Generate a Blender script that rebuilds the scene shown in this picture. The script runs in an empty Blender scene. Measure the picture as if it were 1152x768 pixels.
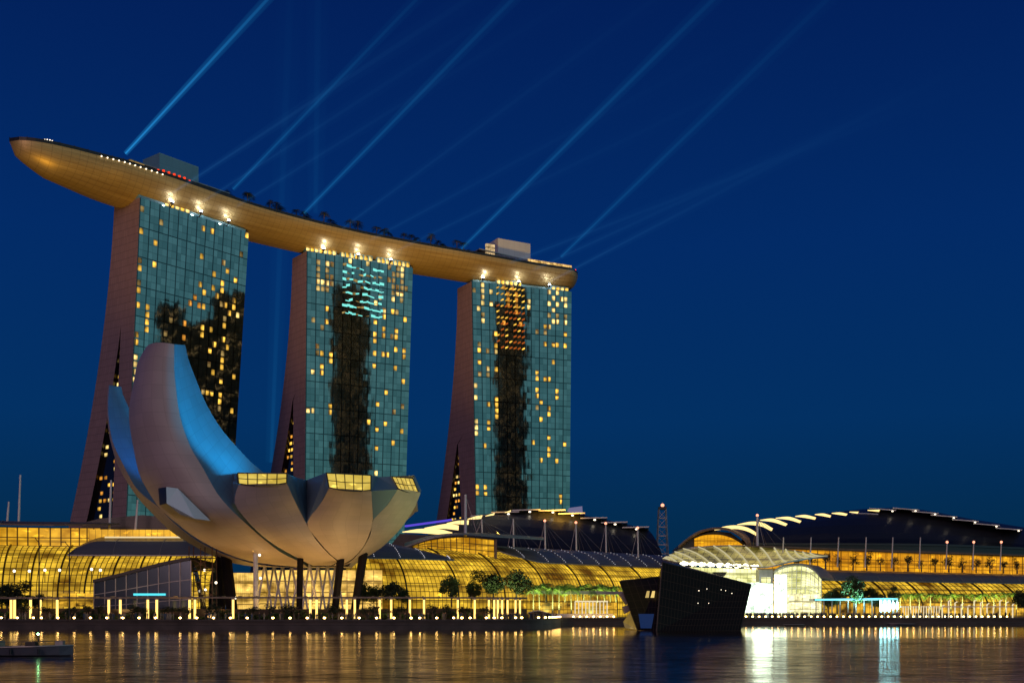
import bpy, math, random
from mathutils import Vector
R = math.radians
rnd = random.Random(7)
scn = bpy.context.scene
COL = scn.collection

# ------------------------------------------------------------------ camera
H = 4.0          # camera height over the water
F = 1300.0       # focal length in pixels of a 1152 px wide picture
HOR = 688.0      # picture row of the horizon
cam_d = bpy.data.cameras.new('camera')
cam = bpy.data.objects.new('camera', cam_d); COL.objects.link(cam)
cam.location = (0, 0, H); cam.rotation_euler = (R(90), 0, 0)
cam_d.sensor_width = 36; cam_d.lens = 36 * F / 1152
cam_d.shift_y = (HOR - 384) / 1152
cam_d.clip_start = 0.5; cam_d.clip_end = 20000
scn.camera = cam

# ------------------------------------------------------------------ world: deep dusk, afterglow to the west (+X)
w = bpy.data.worlds.new('World'); scn.world = w; w.use_nodes = True
nt = w.node_tree; nt.nodes.clear()
out = nt.nodes.new('ShaderNodeOutputWorld'); bg = nt.nodes.new('ShaderNodeBackground')
sky = nt.nodes.new('ShaderNodeTexSky'); sky.sky_type = 'NISHITA'; sky.sun_disc = False
SUN_EL, SUN_AZ = 2.0, 118.0          # azimuth clockwise from +Y
sky.sun_elevation = R(SUN_EL); sky.sun_rotation = R(SUN_AZ)
sky.altitude = 0; sky.air_density = 1.0; sky.dust_density = 1.0; sky.ozone_density = 4.0
def N(t, **k):
    n = nt.nodes.new(t)
    for a, b in k.items(): setattr(n, a, b)
    return n
tc = N('ShaderNodeTexCoord'); sep = N('ShaderNodeSeparateXYZ')
nt.links.new(tc.outputs['Generated'], sep.inputs[0])
# elevation ramp of the night-blue air
ramp = N('ShaderNodeValToRGB')
cr = ramp.color_ramp
cr.elements[0].position = 0.0; cr.elements[0].color = (0.0006, 0.020, 0.060, 1)
cr.elements[1].position = 0.75; cr.elements[1].color = (0.0006, 0.0035, 0.035, 1)
for p, c in ((0.07, (0.0006, 0.0235, 0.075)), (0.16, (0.0006, 0.028, 0.118)), (0.30, (0.0006, 0.0225, 0.128)), (0.46, (0.0006, 0.0135, 0.098))):
    e = cr.elements.new(p); e.color = (*c, 1)
nt.links.new(sep.outputs['Z'], ramp.inputs[0])
# afterglow, by direction towards the set sun
dot = N('ShaderNodeVectorMath', operation='DOT_PRODUCT')
dot.inputs[1].default_value = (math.sin(R(SUN_AZ)), math.cos(R(SUN_AZ)), 0.0)
nt.links.new(tc.outputs['Generated'], dot.inputs[0])
gr = N('ShaderNodeValToRGB'); g = gr.color_ramp
g.elements[0].position = 0.50; g.elements[0].color = (0, 0, 0, 1)
g.elements[1].position = 1.0; g.elements[1].color = (0.145, 0.32, 0.30, 1)
e = g.elements.new(0.80); e.color = (0.115, 0.27, 0.265, 1)
nt.links.new(dot.outputs['Value'], gr.inputs[0])
add = N('ShaderNodeMix', data_type='RGBA', blend_type='ADD'); add.inputs[0].default_value = 1
nt.links.new(ramp.outputs[0], add.inputs[6]); nt.links.new(gr.outputs[0], add.inputs[7])
sk = N('ShaderNodeMix', data_type='RGBA', blend_type='MULTIPLY'); sk.inputs[0].default_value = 1
sk.inputs[7].default_value = (0.0015, 0.0035, 0.006, 1)
nt.links.new(sky.outputs[0], sk.inputs[6])
add2 = N('ShaderNodeMix', data_type='RGBA', blend_type='ADD'); add2.inputs[0].default_value = 1
nt.links.new(add.outputs[2], add2.inputs[6]); nt.links.new(sk.outputs[2], add2.inputs[7])
nt.links.new(add2.outputs[2], bg.inputs[0]); bg.inputs[1].default_value = 1.0
nt.links.new(bg.outputs[0], out.inputs[0])

# one weak, wide "sun": the last light and the glow of the city behind the camera
sd = bpy.data.lights.new('sun', 'SUN'); sd.energy = 0.50; sd.angle = R(25); sd.color = (1.0, 0.60, 0.56)
so = bpy.data.objects.new('sun', sd); COL.objects.link(so)
def aim(o, d): o.rotation_euler = Vector(d).to_track_quat('-Z', 'Y').to_euler()
aim(so, (0.15, 0.95, -0.22))

vs = scn.view_settings; vs.view_transform = 'Standard'; vs.look = 'None'; vs.exposure = 0; vs.gamma = 1
scn.display_settings.display_device = 'sRGB'
scn.cycles.use_denoising = True
scn.cycles.max_bounces = 6; scn.cycles.diffuse_bounces = 2; scn.cycles.glossy_bounces = 3
scn.cycles.transparent_max_bounces = 24; scn.cycles.volume_bounces = 0
scn.cycles.caustics_reflective = False; scn.cycles.caustics_refractive = False
scn.cycles.sample_clamp_indirect = 4.0
scn.cycles.volume_step_rate = 4.0

# ------------------------------------------------------------------ helpers
def S(px, py, Y):
    """measured point: picture pixel + real distance -> metres"""
    return Vector(((px - 576) / F * Y, Y, H + (HOR - py) / F * Y))
def PX(px, Y, z=0.0): return Vector(((px - 576) / F * Y, Y, z))

def tag(o, label=None, cat=None, group=None, kind=None):
    if label: o['label'] = label
    if cat: o['category'] = cat
    if group: o['group'] = group
    if kind: o['kind'] = kind
    return o
def empty(name, loc, label=None, cat=None, group=None, rz=0):
    o = bpy.data.objects.new(name, None); COL.objects.link(o)
    o.location = loc; o.rotation_euler = (0, 0, rz); o.empty_display_size = 1
    return tag(o, label, cat, group)

class MB:
    """collects faces; build() makes one mesh object"""
    def __init__(s): s.v = []; s.f = []; s.m = []; s.uv = []; s.marks = []
    def mark(s): s.marks.append(len(s.f))
    def each(s, name, mat, parent):
        """one object per marked piece"""
        ms = s.marks + [len(s.f)]; out = []
        for a, c in zip(ms[:-1], ms[1:]):
            if a == c: continue
            q = MB(); base = min(min(f) for f in s.f[a:c]); end = max(max(f) for f in s.f[a:c])+1
            q.v = s.v[base:end]; q.f = [tuple(i-base for i in f) for f in s.f[a:c]]; q.m = s.m[a:c]; q.uv = s.uv[a:c]
            out.append(q.build(name, mat, parent))
        return out
    def quad(s, a, b, c, d, mi=0, uv=None):
        i = len(s.v); s.v += [Vector(a), Vector(b), Vector(c), Vector(d)]
        s.f.append((i, i+1, i+2, i+3)); s.m.append(mi); s.uv.append(uv or ((0,0),(1,0),(1,1),(0,1)))
    def face(s, pts, mi=0):
        i = len(s.v); s.v += [Vector(p) for p in pts]
        s.f.append(tuple(range(i, i+len(pts)))); s.m.append(mi); s.uv.append([(0,0)]*len(pts))
    def hexa(s, b, t, mi=0):
        n = len(b)
        s.face(list(reversed(b)), mi); s.face(t, mi)
        for k in range(n): s.quad(b[k], b[(k+1)%n], t[(k+1)%n], t[k], mi)
    def box(s, c, sz, mi=0, rz=0):
        cx, cy, cz = c; x, y, z = (q/2 for q in sz); ca, sa = math.cos(rz), math.sin(rz)
        P = lambda a, b, d: (cx+a*ca-b*sa, cy+a*sa+b*ca, cz+d)
        s.hexa([P(-x,-y,-z),P(x,-y,-z),P(x,y,-z),P(-x,y,-z)], [P(-x,-y,z),P(x,-y,z),P(x,y,z),P(-x,y,z)], mi)
    def bar(s, a, b, r1, r2=None, n=6, mi=0, cap=True):
        a = Vector(a); b = Vector(b); r2 = r1 if r2 is None else r2
        d = (b-a)
        if d.length < 1e-6: return
        d.normalize(); u = d.orthogonal().normalized(); v = d.cross(u)
        A = [a+(u*math.cos(t)+v*math.sin(t))*r1 for t in (2*math.pi*k/n for k in range(n))]
        B = [b+(u*math.cos(t)+v*math.sin(t))*r2 for t in (2*math.pi*k/n for k in range(n))]
        for k in range(n): s.quad(A[k], A[(k+1)%n], B[(k+1)%n], B[k], mi)
        if cap: s.face(list(reversed(A)), mi); s.face(B, mi)
    def ball(s, c, r, n=8, m=5, mi=0, sz=1.0):
        c = Vector(c)
        def p(i, j):
            th = math.pi*i/m; ph = 2*math.pi*j/n
            return c + Vector((r*math.sin(th)*math.cos(ph), r*math.sin(th)*math.sin(ph), r*sz*math.cos(th)))
        for i in range(m):
            for j in range(n):
                if i == 0: s.face([p(0,0), p(1,j), p(1,j+1)], mi)
                elif i == m-1: s.face([p(i,j), p(m,0), p(i,j+1)], mi)
                else: s.quad(p(i,j), p(i+1,j), p(i+1,j+1), p(i,j+1), mi)
    def grid(s, P, mi=0, uvs=(1,1)):
        n, m = len(P), len(P[0])
        for i in range(n-1):
            for j in range(m-1):
                s.quad(P[i][j], P[i+1][j], P[i+1][j+1], P[i][j+1], mi,
                       ((i/(n-1)*uvs[0], j/(m-1)*uvs[1]), ((i+1)/(n-1)*uvs[0], j/(m-1)*uvs[1]),
                        ((i+1)/(n-1)*uvs[0], (j+1)/(m-1)*uvs[1]), (i/(n-1)*uvs[0], (j+1)/(m-1)*uvs[1])))
    def prism(s, pts, Y, depth, mi=0):
        """outline measured in the picture at distance Y, given real thickness"""
        a = [S(x, y, Y) for x, y in pts]; b = [p + Vector((0, depth, 0)) for p in a]
        s.face(list(reversed(a)), mi); s.uv[-1] = [(p.x/2.4, p.z/2.4) for p in reversed(a)]; s.face(b, mi)
        n = len(a)
        for k in range(n): s.quad(a[k], b[k], b[(k+1)%n], a[(k+1)%n], mi)
    def slab(s, P, t, mi=0, mi2=None, d=None):
        """grid of points given thickness t along d (default up)"""
        d = Vector(d or (0, 0, 1)); mi2 = mi if mi2 is None else mi2
        Q = [[p + d*t for p in row] for row in P]
        s.grid(Q, mi); s.grid([list(reversed(r)) for r in P], mi2)
        n, m = len(P), len(P[0])
        for i in range(n-1):
            s.quad(P[i][0], P[i+1][0], Q[i+1][0], Q[i][0], mi); s.quad(P[i+1][m-1], P[i][m-1], Q[i][m-1], Q[i+1][m-1], mi)
        for j in range(m-1):
            s.quad(P[0][j+1], P[0][j], Q[0][j], Q[0][j+1], mi); s.quad(P[n-1][j], P[n-1][j+1], Q[n-1][j+1], Q[n-1][j], mi)
    def build(s, name, mat, parent=None, smooth=False, merge=False, loc=None):
        o0 = Vector(parent.location) if parent is not None and parent.type == 'EMPTY' else (Vector(loc) if loc else Vector((0,0,0)))
        if parent is not None and parent.type != 'EMPTY':
            q = parent
            while q.parent is not None: q = q.parent
            o0 = Vector(q.location)
        me = bpy.data.meshes.new(name)
        me.from_pydata([tuple(v - o0) for v in s.v], [], s.f)
        uvl = me.uv_layers.new(name='UVMap')
        k = 0; flat = []
        for u in s.uv:
            for c in u: flat += [c[0], c[1]]
        uvl.data.foreach_set('uv', flat)
        mats = mat if isinstance(mat, (list, tuple)) else [mat]
        for m in mats: me.materials.append(m)
        me.polygons.foreach_set('material_index', s.m)
        if merge:
            import bmesh
            bm = bmesh.new(); bm.from_mesh(me); bmesh.ops.remove_doubles(bm, verts=bm.verts, dist=0.01)
            bmesh.ops.recalc_face_normals(bm, faces=bm.faces); bm.to_mesh(me); bm.free()
        if smooth:
            me.polygons.foreach_set('use_smooth', [True]*len(me.polygons))
            if merge: me.set_sharp_from_angle(angle=R(32))
        me.update()
        o = bpy.data.objects.new(name, me); COL.objects.link(o)
        if parent is not None: o.parent = parent
        elif loc: o.location = loc
        return o

def catmull(pts, n):
    """resample a polyline smoothly to n points by arc length"""
    P = [Vector(p) for p in pts]
    if len(P) == 2: return [P[0].lerp(P[1], i/(n-1)) for i in range(n)]
    P = [P[0]*2-P[1]] + P + [P[-1]*2-P[-2]]
    out = []
    for i in range(1, len(P)-2):
        for k in range(16):
            t = k/16; a, b, c, d = P[i-1], P[i], P[i+1], P[i+2]
            out.append(0.5*((2*b)+(c-a)*t+(2*a-5*b+4*c-d)*t*t+(3*b-a-3*c+d)*t**3))
    out.append(P[-2])
    L = [0]
    for i in range(1, len(out)): L.append(L[-1]+(out[i]-out[i-1]).length)
    res = []; j = 0
    for i in range(n):
        t = L[-1]*i/(n-1)
        while j < len(L)-2 and L[j+1] < t: j += 1
        q = (t-L[j])/max(1e-9, L[j+1]-L[j]); res.append(out[j].lerp(out[j+1], min(1, q)))
    return res
def loft(A, B, n, m, bulge=0.0, dirv=None):
    A = catmull(A, n); B = catmull(B, n); G = []
    for i in range(n):
        row = []
        for j in range(m):
            t = j/(m-1); p = A[i].lerp(B[i], t)
            if bulge:
                d = dirv or Vector((0, -1, 0)); wd = (B[i]-A[i]).length
                p = p + Vector(d)*bulge*4*t*(1-t)*min(1.0, wd/20)
            row.append(p)
        G.append(row)
    return G
def SE(lst): return [S(*p) for p in lst]

# ------------------------------------------------------------------ materials
def mat(name, color=(.5,.5,.5), rough=.6, metal=0.0, noise=None, bump=None, em=None, es=0.0, spec=.5, coords='Object'):
    """noise=(scale, amount) varies the colour; bump=(scale, strength)"""
    m = bpy.data.materials.new(name); m.use_nodes = True; t = m.node_tree
    b = t.nodes['Principled BSDF']
    b.inputs['Base Color'].default_value = (*color, 1); b.inputs['Roughness'].default_value = rough
    b.inputs['Metallic'].default_value = metal; b.inputs['Specular IOR Level'].default_value = spec
    if em: b.inputs['Emission Color'].default_value = (*em, 1); b.inputs['Emission Strength'].default_value = es
    c = t.nodes.new('ShaderNodeTexCoord')
    if noise:
        n = t.nodes.new('ShaderNodeTexNoise'); n.inputs['Scale'].default_value = noise[0]; n.inputs['Detail'].default_value = 5
        t.links.new(c.outputs[coords], n.inputs['Vector'])
        r = t.nodes.new('ShaderNodeValToRGB'); lo = tuple(q*(1-noise[1]) for q in color); hi = tuple(min(1, q*(1+noise[1])) for q in color)
        r.color_ramp.elements[0].position = .3; r.color_ramp.elements[0].color = (*lo, 1)
        r.color_ramp.elements[1].position = .7; r.color_ramp.elements[1].color = (*hi, 1)
        t.links.new(n.outputs['Fac'], r.inputs[0]); t.links.new(r.outputs[0], b.inputs['Base Color'])
    if bump:
        n = t.nodes.new('ShaderNodeTexNoise'); n.inputs['Scale'].default_value = bump[0]; n.inputs['Detail'].default_value = 4
        t.links.new(c.outputs[coords], n.inputs['Vector'])
        u = t.nodes.new('ShaderNodeBump'); u.inputs['Strength'].default_value = bump[1]
        t.links.new(n.outputs['Fac'], u.inputs['Height']); t.links.new(u.outputs[0], b.inputs['Normal'])
    return m
def emit(name, color, s, sample=False):
    m = bpy.data.materials.new(name); m.use_nodes = True; t = m.node_tree; t.nodes.clear()
    e = t.nodes.new('ShaderNodeEmission'); e.inputs[0].default_value = (*color, 1); e.inputs[1].default_value = s
    o = t.nodes.new('ShaderNodeOutputMaterial'); t.links.new(e.outputs[0], o.inputs[0])
    if not sample: m.cycles.emission_sampling = 'NONE'
    return m
def mth(t, op, a, b=None, c=None):
    n = t.nodes.new('ShaderNodeMath'); n.operation = op
    for i, q in enumerate((a, b, c)):
        if q is None: continue
        if isinstance(q, (int, float)): n.inputs[i].default_value = q
        else: t.links.new(q, n.inputs[i])
    return n.outputs[0]
def cells(t, su=1.0, sv=1.0):
    """u, v in cell units, their floors and fractions, and a random per cell"""
    uv = t.nodes.new('ShaderNodeUVMap'); s = t.nodes.new('ShaderNodeSeparateXYZ'); t.links.new(uv.outputs[0], s.inputs[0])
    u = mth(t, 'MULTIPLY', s.outputs[0], su); v = mth(t, 'MULTIPLY', s.outputs[1], sv)
    fu = mth(t, 'FLOOR', u); fv = mth(t, 'FLOOR', v)
    cu = mth(t, 'FRACT', u); cv = mth(t, 'FRACT', v)
    cmb = t.nodes.new('ShaderNodeCombineXYZ'); t.links.new(fu, cmb.inputs[0]); t.links.new(fv, cmb.inputs[1])
    wn = t.nodes.new('ShaderNodeTexWhiteNoise'); t.links.new(cmb.outputs[0], wn.inputs['Vector'])
    return u, v, cu, cv, wn

def room_light(name, color, s):
    """a lit room seen through its pane: uneven, each room its own brightness"""
    m = bpy.data.materials.new(name); m.use_nodes = True; t = m.node_tree; t.nodes.clear()
    oi = t.nodes.new('ShaderNodeObjectInfo'); uv = t.nodes.new('ShaderNodeUVMap'); sp = t.nodes.new('ShaderNodeSeparateXYZ'); t.links.new(uv.outputs[0], sp.inputs[0])
    r = oi.outputs['Random']
    lx = mth(t, 'ADD', .2, mth(t, 'MULTIPLY', mth(t, 'FRACT', mth(t, 'MULTIPLY', r, 17.3)), .6)); ly = mth(t, 'ADD', .25, mth(t, 'MULTIPLY', mth(t, 'FRACT', mth(t, 'MULTIPLY', r, 7.7)), .5))
    d = mth(t, 'ADD', mth(t, 'ABSOLUTE', mth(t, 'SUBTRACT', sp.outputs[0], lx)), mth(t, 'ABSOLUTE', mth(t, 'SUBTRACT', sp.outputs[1], ly)))
    f = mth(t, 'MAXIMUM', mth(t, 'SUBTRACT', 1.55, mth(t, 'MULTIPLY', d, 1.25)), .12)
    f = mth(t, 'MULTIPLY', f, mth(t, 'ADD', .45, mth(t, 'MULTIPLY', r, .95)))
    e = t.nodes.new('ShaderNodeEmission'); e.inputs[0].default_value = (*color, 1); t.links.new(mth(t, 'MULTIPLY', f, s), e.inputs[1])
    o = t.nodes.new('ShaderNodeOutputMaterial'); t.links.new(e.outputs[0], o.inputs[0]); m.cycles.emission_sampling = 'NONE'
    return m
def hot_screen(name, color, lo, hi):
    m = bpy.data.materials.new(name); m.use_nodes = True; t = m.node_tree; t.nodes.clear()
    tc = t.nodes.new('ShaderNodeTexCoord'); n = t.nodes.new('ShaderNodeTexNoise'); n.inputs['Scale'].default_value = .5; n.inputs['Detail'].default_value = 3; t.links.new(tc.outputs['Object'], n.inputs['Vector'])
    mr = t.nodes.new('ShaderNodeMapRange'); mr.inputs['From Min'].default_value = .35; mr.inputs['From Max'].default_value = .65; mr.inputs['To Min'].default_value = lo; mr.inputs['To Max'].default_value = hi
    t.links.new(n.outputs['Fac'], mr.inputs['Value'])
    e = t.nodes.new('ShaderNodeEmission'); e.inputs[0].default_value = (*color, 1); t.links.new(mr.outputs[0], e.inputs[1])
    o = t.nodes.new('ShaderNodeOutputMaterial'); t.links.new(e.outputs[0], o.inputs[0])
    return m

def tower_glass():
    """coated curtain wall: one UV unit = one pane; mirrors whatever sky and towers it faces"""
    m = bpy.data.materials.new('tower_glass'); m.use_nodes = True; t = m.node_tree; b = t.nodes['Principled BSDF']
    u, v, cu, cv, wn = cells(t)
    thin = mth(t, 'MAXIMUM', mth(t, 'LESS_THAN', cu, .05), mth(t, 'LESS_THAN', cv, .10))
    u3 = mth(t, 'FRACT', mth(t, 'DIVIDE', u, 2.0)); v3 = mth(t, 'FRACT', mth(t, 'DIVIDE', v, 4.0))
    thick = mth(t, 'MAXIMUM', mth(t, 'LESS_THAN', u3, .11), mth(t, 'LESS_THAN', v3, .035))
    line = mth(t, 'MAXIMUM', mth(t, 'MULTIPLY', thin, .38), mth(t, 'MULTIPLY', thick, .85))
    r = t.nodes.new('ShaderNodeValToRGB'); r.color_ramp.elements[0].color = (.18,.26,.24,1); r.color_ramp.elements[1].color = (.31,.40,.36,1)
    t.links.new(wn.outputs['Value'], r.inputs[0])
    mx = t.nodes.new('ShaderNodeMix'); mx.data_type = 'RGBA'; t.links.new(line, mx.inputs[0]); t.links.new(r.outputs[0], mx.inputs[6]); mx.inputs[7].default_value = (.02,.035,.04,1)
    t.links.new(mx.outputs[2], b.inputs['Base Color']); b.inputs['Metallic'].default_value = .95; b.inputs['Roughness'].default_value = .035
    # panes sit at slightly different angles and are a little wavy: the mirrored skyline breaks up
    g = t.nodes.new('ShaderNodeNewGeometry')
    vm = t.nodes.new('ShaderNodeVectorMath'); vm.operation = 'SUBTRACT'; t.links.new(wn.outputs['Color'], vm.inputs[0]); vm.inputs[1].default_value = (.5,.5,.5)
    sc = t.nodes.new('ShaderNodeVectorMath'); sc.operation = 'SCALE'; t.links.new(vm.outputs[0], sc.inputs[0]); sc.inputs['Scale'].default_value = .0038
    ad = t.nodes.new('ShaderNodeVectorMath'); ad.operation = 'ADD'; t.links.new(g.outputs['Normal'], ad.inputs[0]); t.links.new(sc.outputs[0], ad.inputs[1])
    nz = t.nodes.new('ShaderNodeTexNoise'); nz.inputs['Scale'].default_value = .9; nz.inputs['Detail'].default_value = 2
    uvn = t.nodes.new('ShaderNodeUVMap'); mpn = t.nodes.new('ShaderNodeMapping'); mpn.inputs['Scale'].default_value = (1.1,.30,1); t.links.new(uvn.outputs[0], mpn.inputs[0]); t.links.new(mpn.outputs[0], nz.inputs['Vector'])
    vm2 = t.nodes.new('ShaderNodeVectorMath'); vm2.operation = 'SUBTRACT'; t.links.new(nz.outputs['Color'], vm2.inputs[0]); vm2.inputs[1].default_value = (.5,.5,.5)
    sc2 = t.nodes.new('ShaderNodeVectorMath'); sc2.operation = 'SCALE'; t.links.new(vm2.outputs[0], sc2.inputs[0]); sc2.inputs['Scale'].default_value = .014
    ad2 = t.nodes.new('ShaderNodeVectorMath'); ad2.operation = 'ADD'; t.links.new(ad.outputs[0], ad2.inputs[0]); t.links.new(sc2.outputs[0], ad2.inputs[1])
    nr = t.nodes.new('ShaderNodeVectorMath'); nr.operation = 'NORMALIZE'; t.links.new(ad2.outputs[0], nr.inputs[0])
    t.links.new(nr.outputs[0], b.inputs['Normal'])
    return m

def lit_glass(name, c_lo, c_hi, s, nu=1.0, nv=1.0, scale=.12, slabs=4.6, sample=False):
    """a glazed front with lit floors behind: uneven light, floor slabs, bright shop lamps, some darker panes"""
    m = bpy.data.materials.new(name); m.use_nodes = True; t = m.node_tree; b = t.nodes['Principled BSDF']
    u, v, cu, cv, wn = cells(t, nu, nv)
    tc = t.nodes.new('ShaderNodeTexCoord')
    def nz(sc, det, sy=1.0):
        mp = t.nodes.new('ShaderNodeMapping'); mp.inputs['Scale'].default_value = (1,1,sy); t.links.new(tc.outputs['Object'], mp.inputs[0])
        n = t.nodes.new('ShaderNodeTexNoise'); n.inputs['Scale'].default_value = sc; n.inputs['Detail'].default_value = det
        t.links.new(mp.outputs[0], n.inputs['Vector']); return n.outputs['Fac']
    f = mth(t, 'ADD', mth(t, 'MULTIPLY', wn.outputs['Value'], .14), mth(t, 'MULTIPLY', nz(scale, 4, 1.6), 1.15))
    r = t.nodes.new('ShaderNodeValToRGB'); r.color_ramp.elements[0].position = .40; r.color_ramp.elements[0].color = (*c_lo, 1)
    r.color_ramp.elements[1].position = .88; r.color_ramp.elements[1].color = (*c_hi, 1)
    t.links.new(f, r.inputs[0])
    spot = t.nodes.new('ShaderNodeMapRange'); spot.inputs['From Min'].default_value = .60; spot.inputs['From Max'].default_value = .72; spot.inputs['To Max'].default_value = 1.1
    t.links.new(nz(.42, 2, 2.2), spot.inputs['Value'])
    sp = t.nodes.new('ShaderNodeSeparateXYZ'); t.links.new(tc.outputs['Object'], sp.inputs[0])
    slab = mth(t, 'LESS_THAN', mth(t, 'FRACT', mth(t, 'DIVIDE', sp.outputs[2], slabs)), .17)
    line = mth(t, 'MULTIPLY', mth(t, 'MAXIMUM', mth(t, 'LESS_THAN', cu, .08), mth(t, 'LESS_THAN', cv, .10)), .8)
    dim = mth(t, 'MAXIMUM', line, mth(t, 'MULTIPLY', slab, .55))
    mx = t.nodes.new('ShaderNodeMix'); mx.data_type = 'RGBA'; t.links.new(dim, mx.inputs[0]); t.links.new(r.outputs[0], mx.inputs[6]); mx.inputs[7].default_value = tuple(q*.3 for q in c_lo)+(1,)
    t.links.new(mx.outputs[2], b.inputs['Emission Color']); t.links.new(mth(t, 'MULTIPLY', mth(t, 'ADD', spot.outputs[0], 1.0), s), b.inputs['Emission Strength'])
    b.inputs['Base Color'].default_value = (.02,.02,.02,1); b.inputs['Roughness'].default_value = .15; b.inputs['Specular IOR Level'].default_value = .12
    if not sample: m.cycles.emission_sampling = 'NONE'
    return m

def panel_mat(name, color, rough, su, sv, metal=0.0, line=.55, var=.08, lw=.03):
    """cladding panels with fine joints and slightly different tones"""
    m = bpy.data.materials.new(name); m.use_nodes = True; t = m.node_tree; b = t.nodes['Principled BSDF']
    u, v, cu, cv, wn = cells(t, su, sv)
    ln = mth(t, 'MAXIMUM', mth(t, 'LESS_THAN', cu, lw), mth(t, 'LESS_THAN', cv, lw))
    r = t.nodes.new('ShaderNodeValToRGB'); r.color_ramp.elements[0].color = (*[q*(1-var) for q in color], 1); r.color_ramp.elements[1].color = (*[q*(1+var) for q in color], 1)
    tc = t.nodes.new('ShaderNodeTexCoord'); nz = t.nodes.new('ShaderNodeTexNoise'); nz.inputs['Scale'].default_value = .15; nz.inputs['Detail'].default_value = 6
    t.links.new(tc.outputs['Object'], nz.inputs['Vector'])
    t.links.new(mth(t, 'ADD', mth(t, 'MULTIPLY', wn.outputs['Value'], .5), mth(t, 'MULTIPLY', nz.outputs['Fac'], .5)), r.inputs[0])
    mx = t.nodes.new('ShaderNodeMix'); mx.data_type = 'RGBA'; t.links.new(mth(t, 'MULTIPLY', ln, line), mx.inputs[0]); t.links.new(r.outputs[0], mx.inputs[6]); mx.inputs[7].default_value = tuple(q*.35 for q in color)+(1,)
    t.links.new(mx.outputs[2], b.inputs['Base Color']); b.inputs['Roughness'].default_value = rough; b.inputs['Metallic'].default_value = metal
    return m

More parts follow.
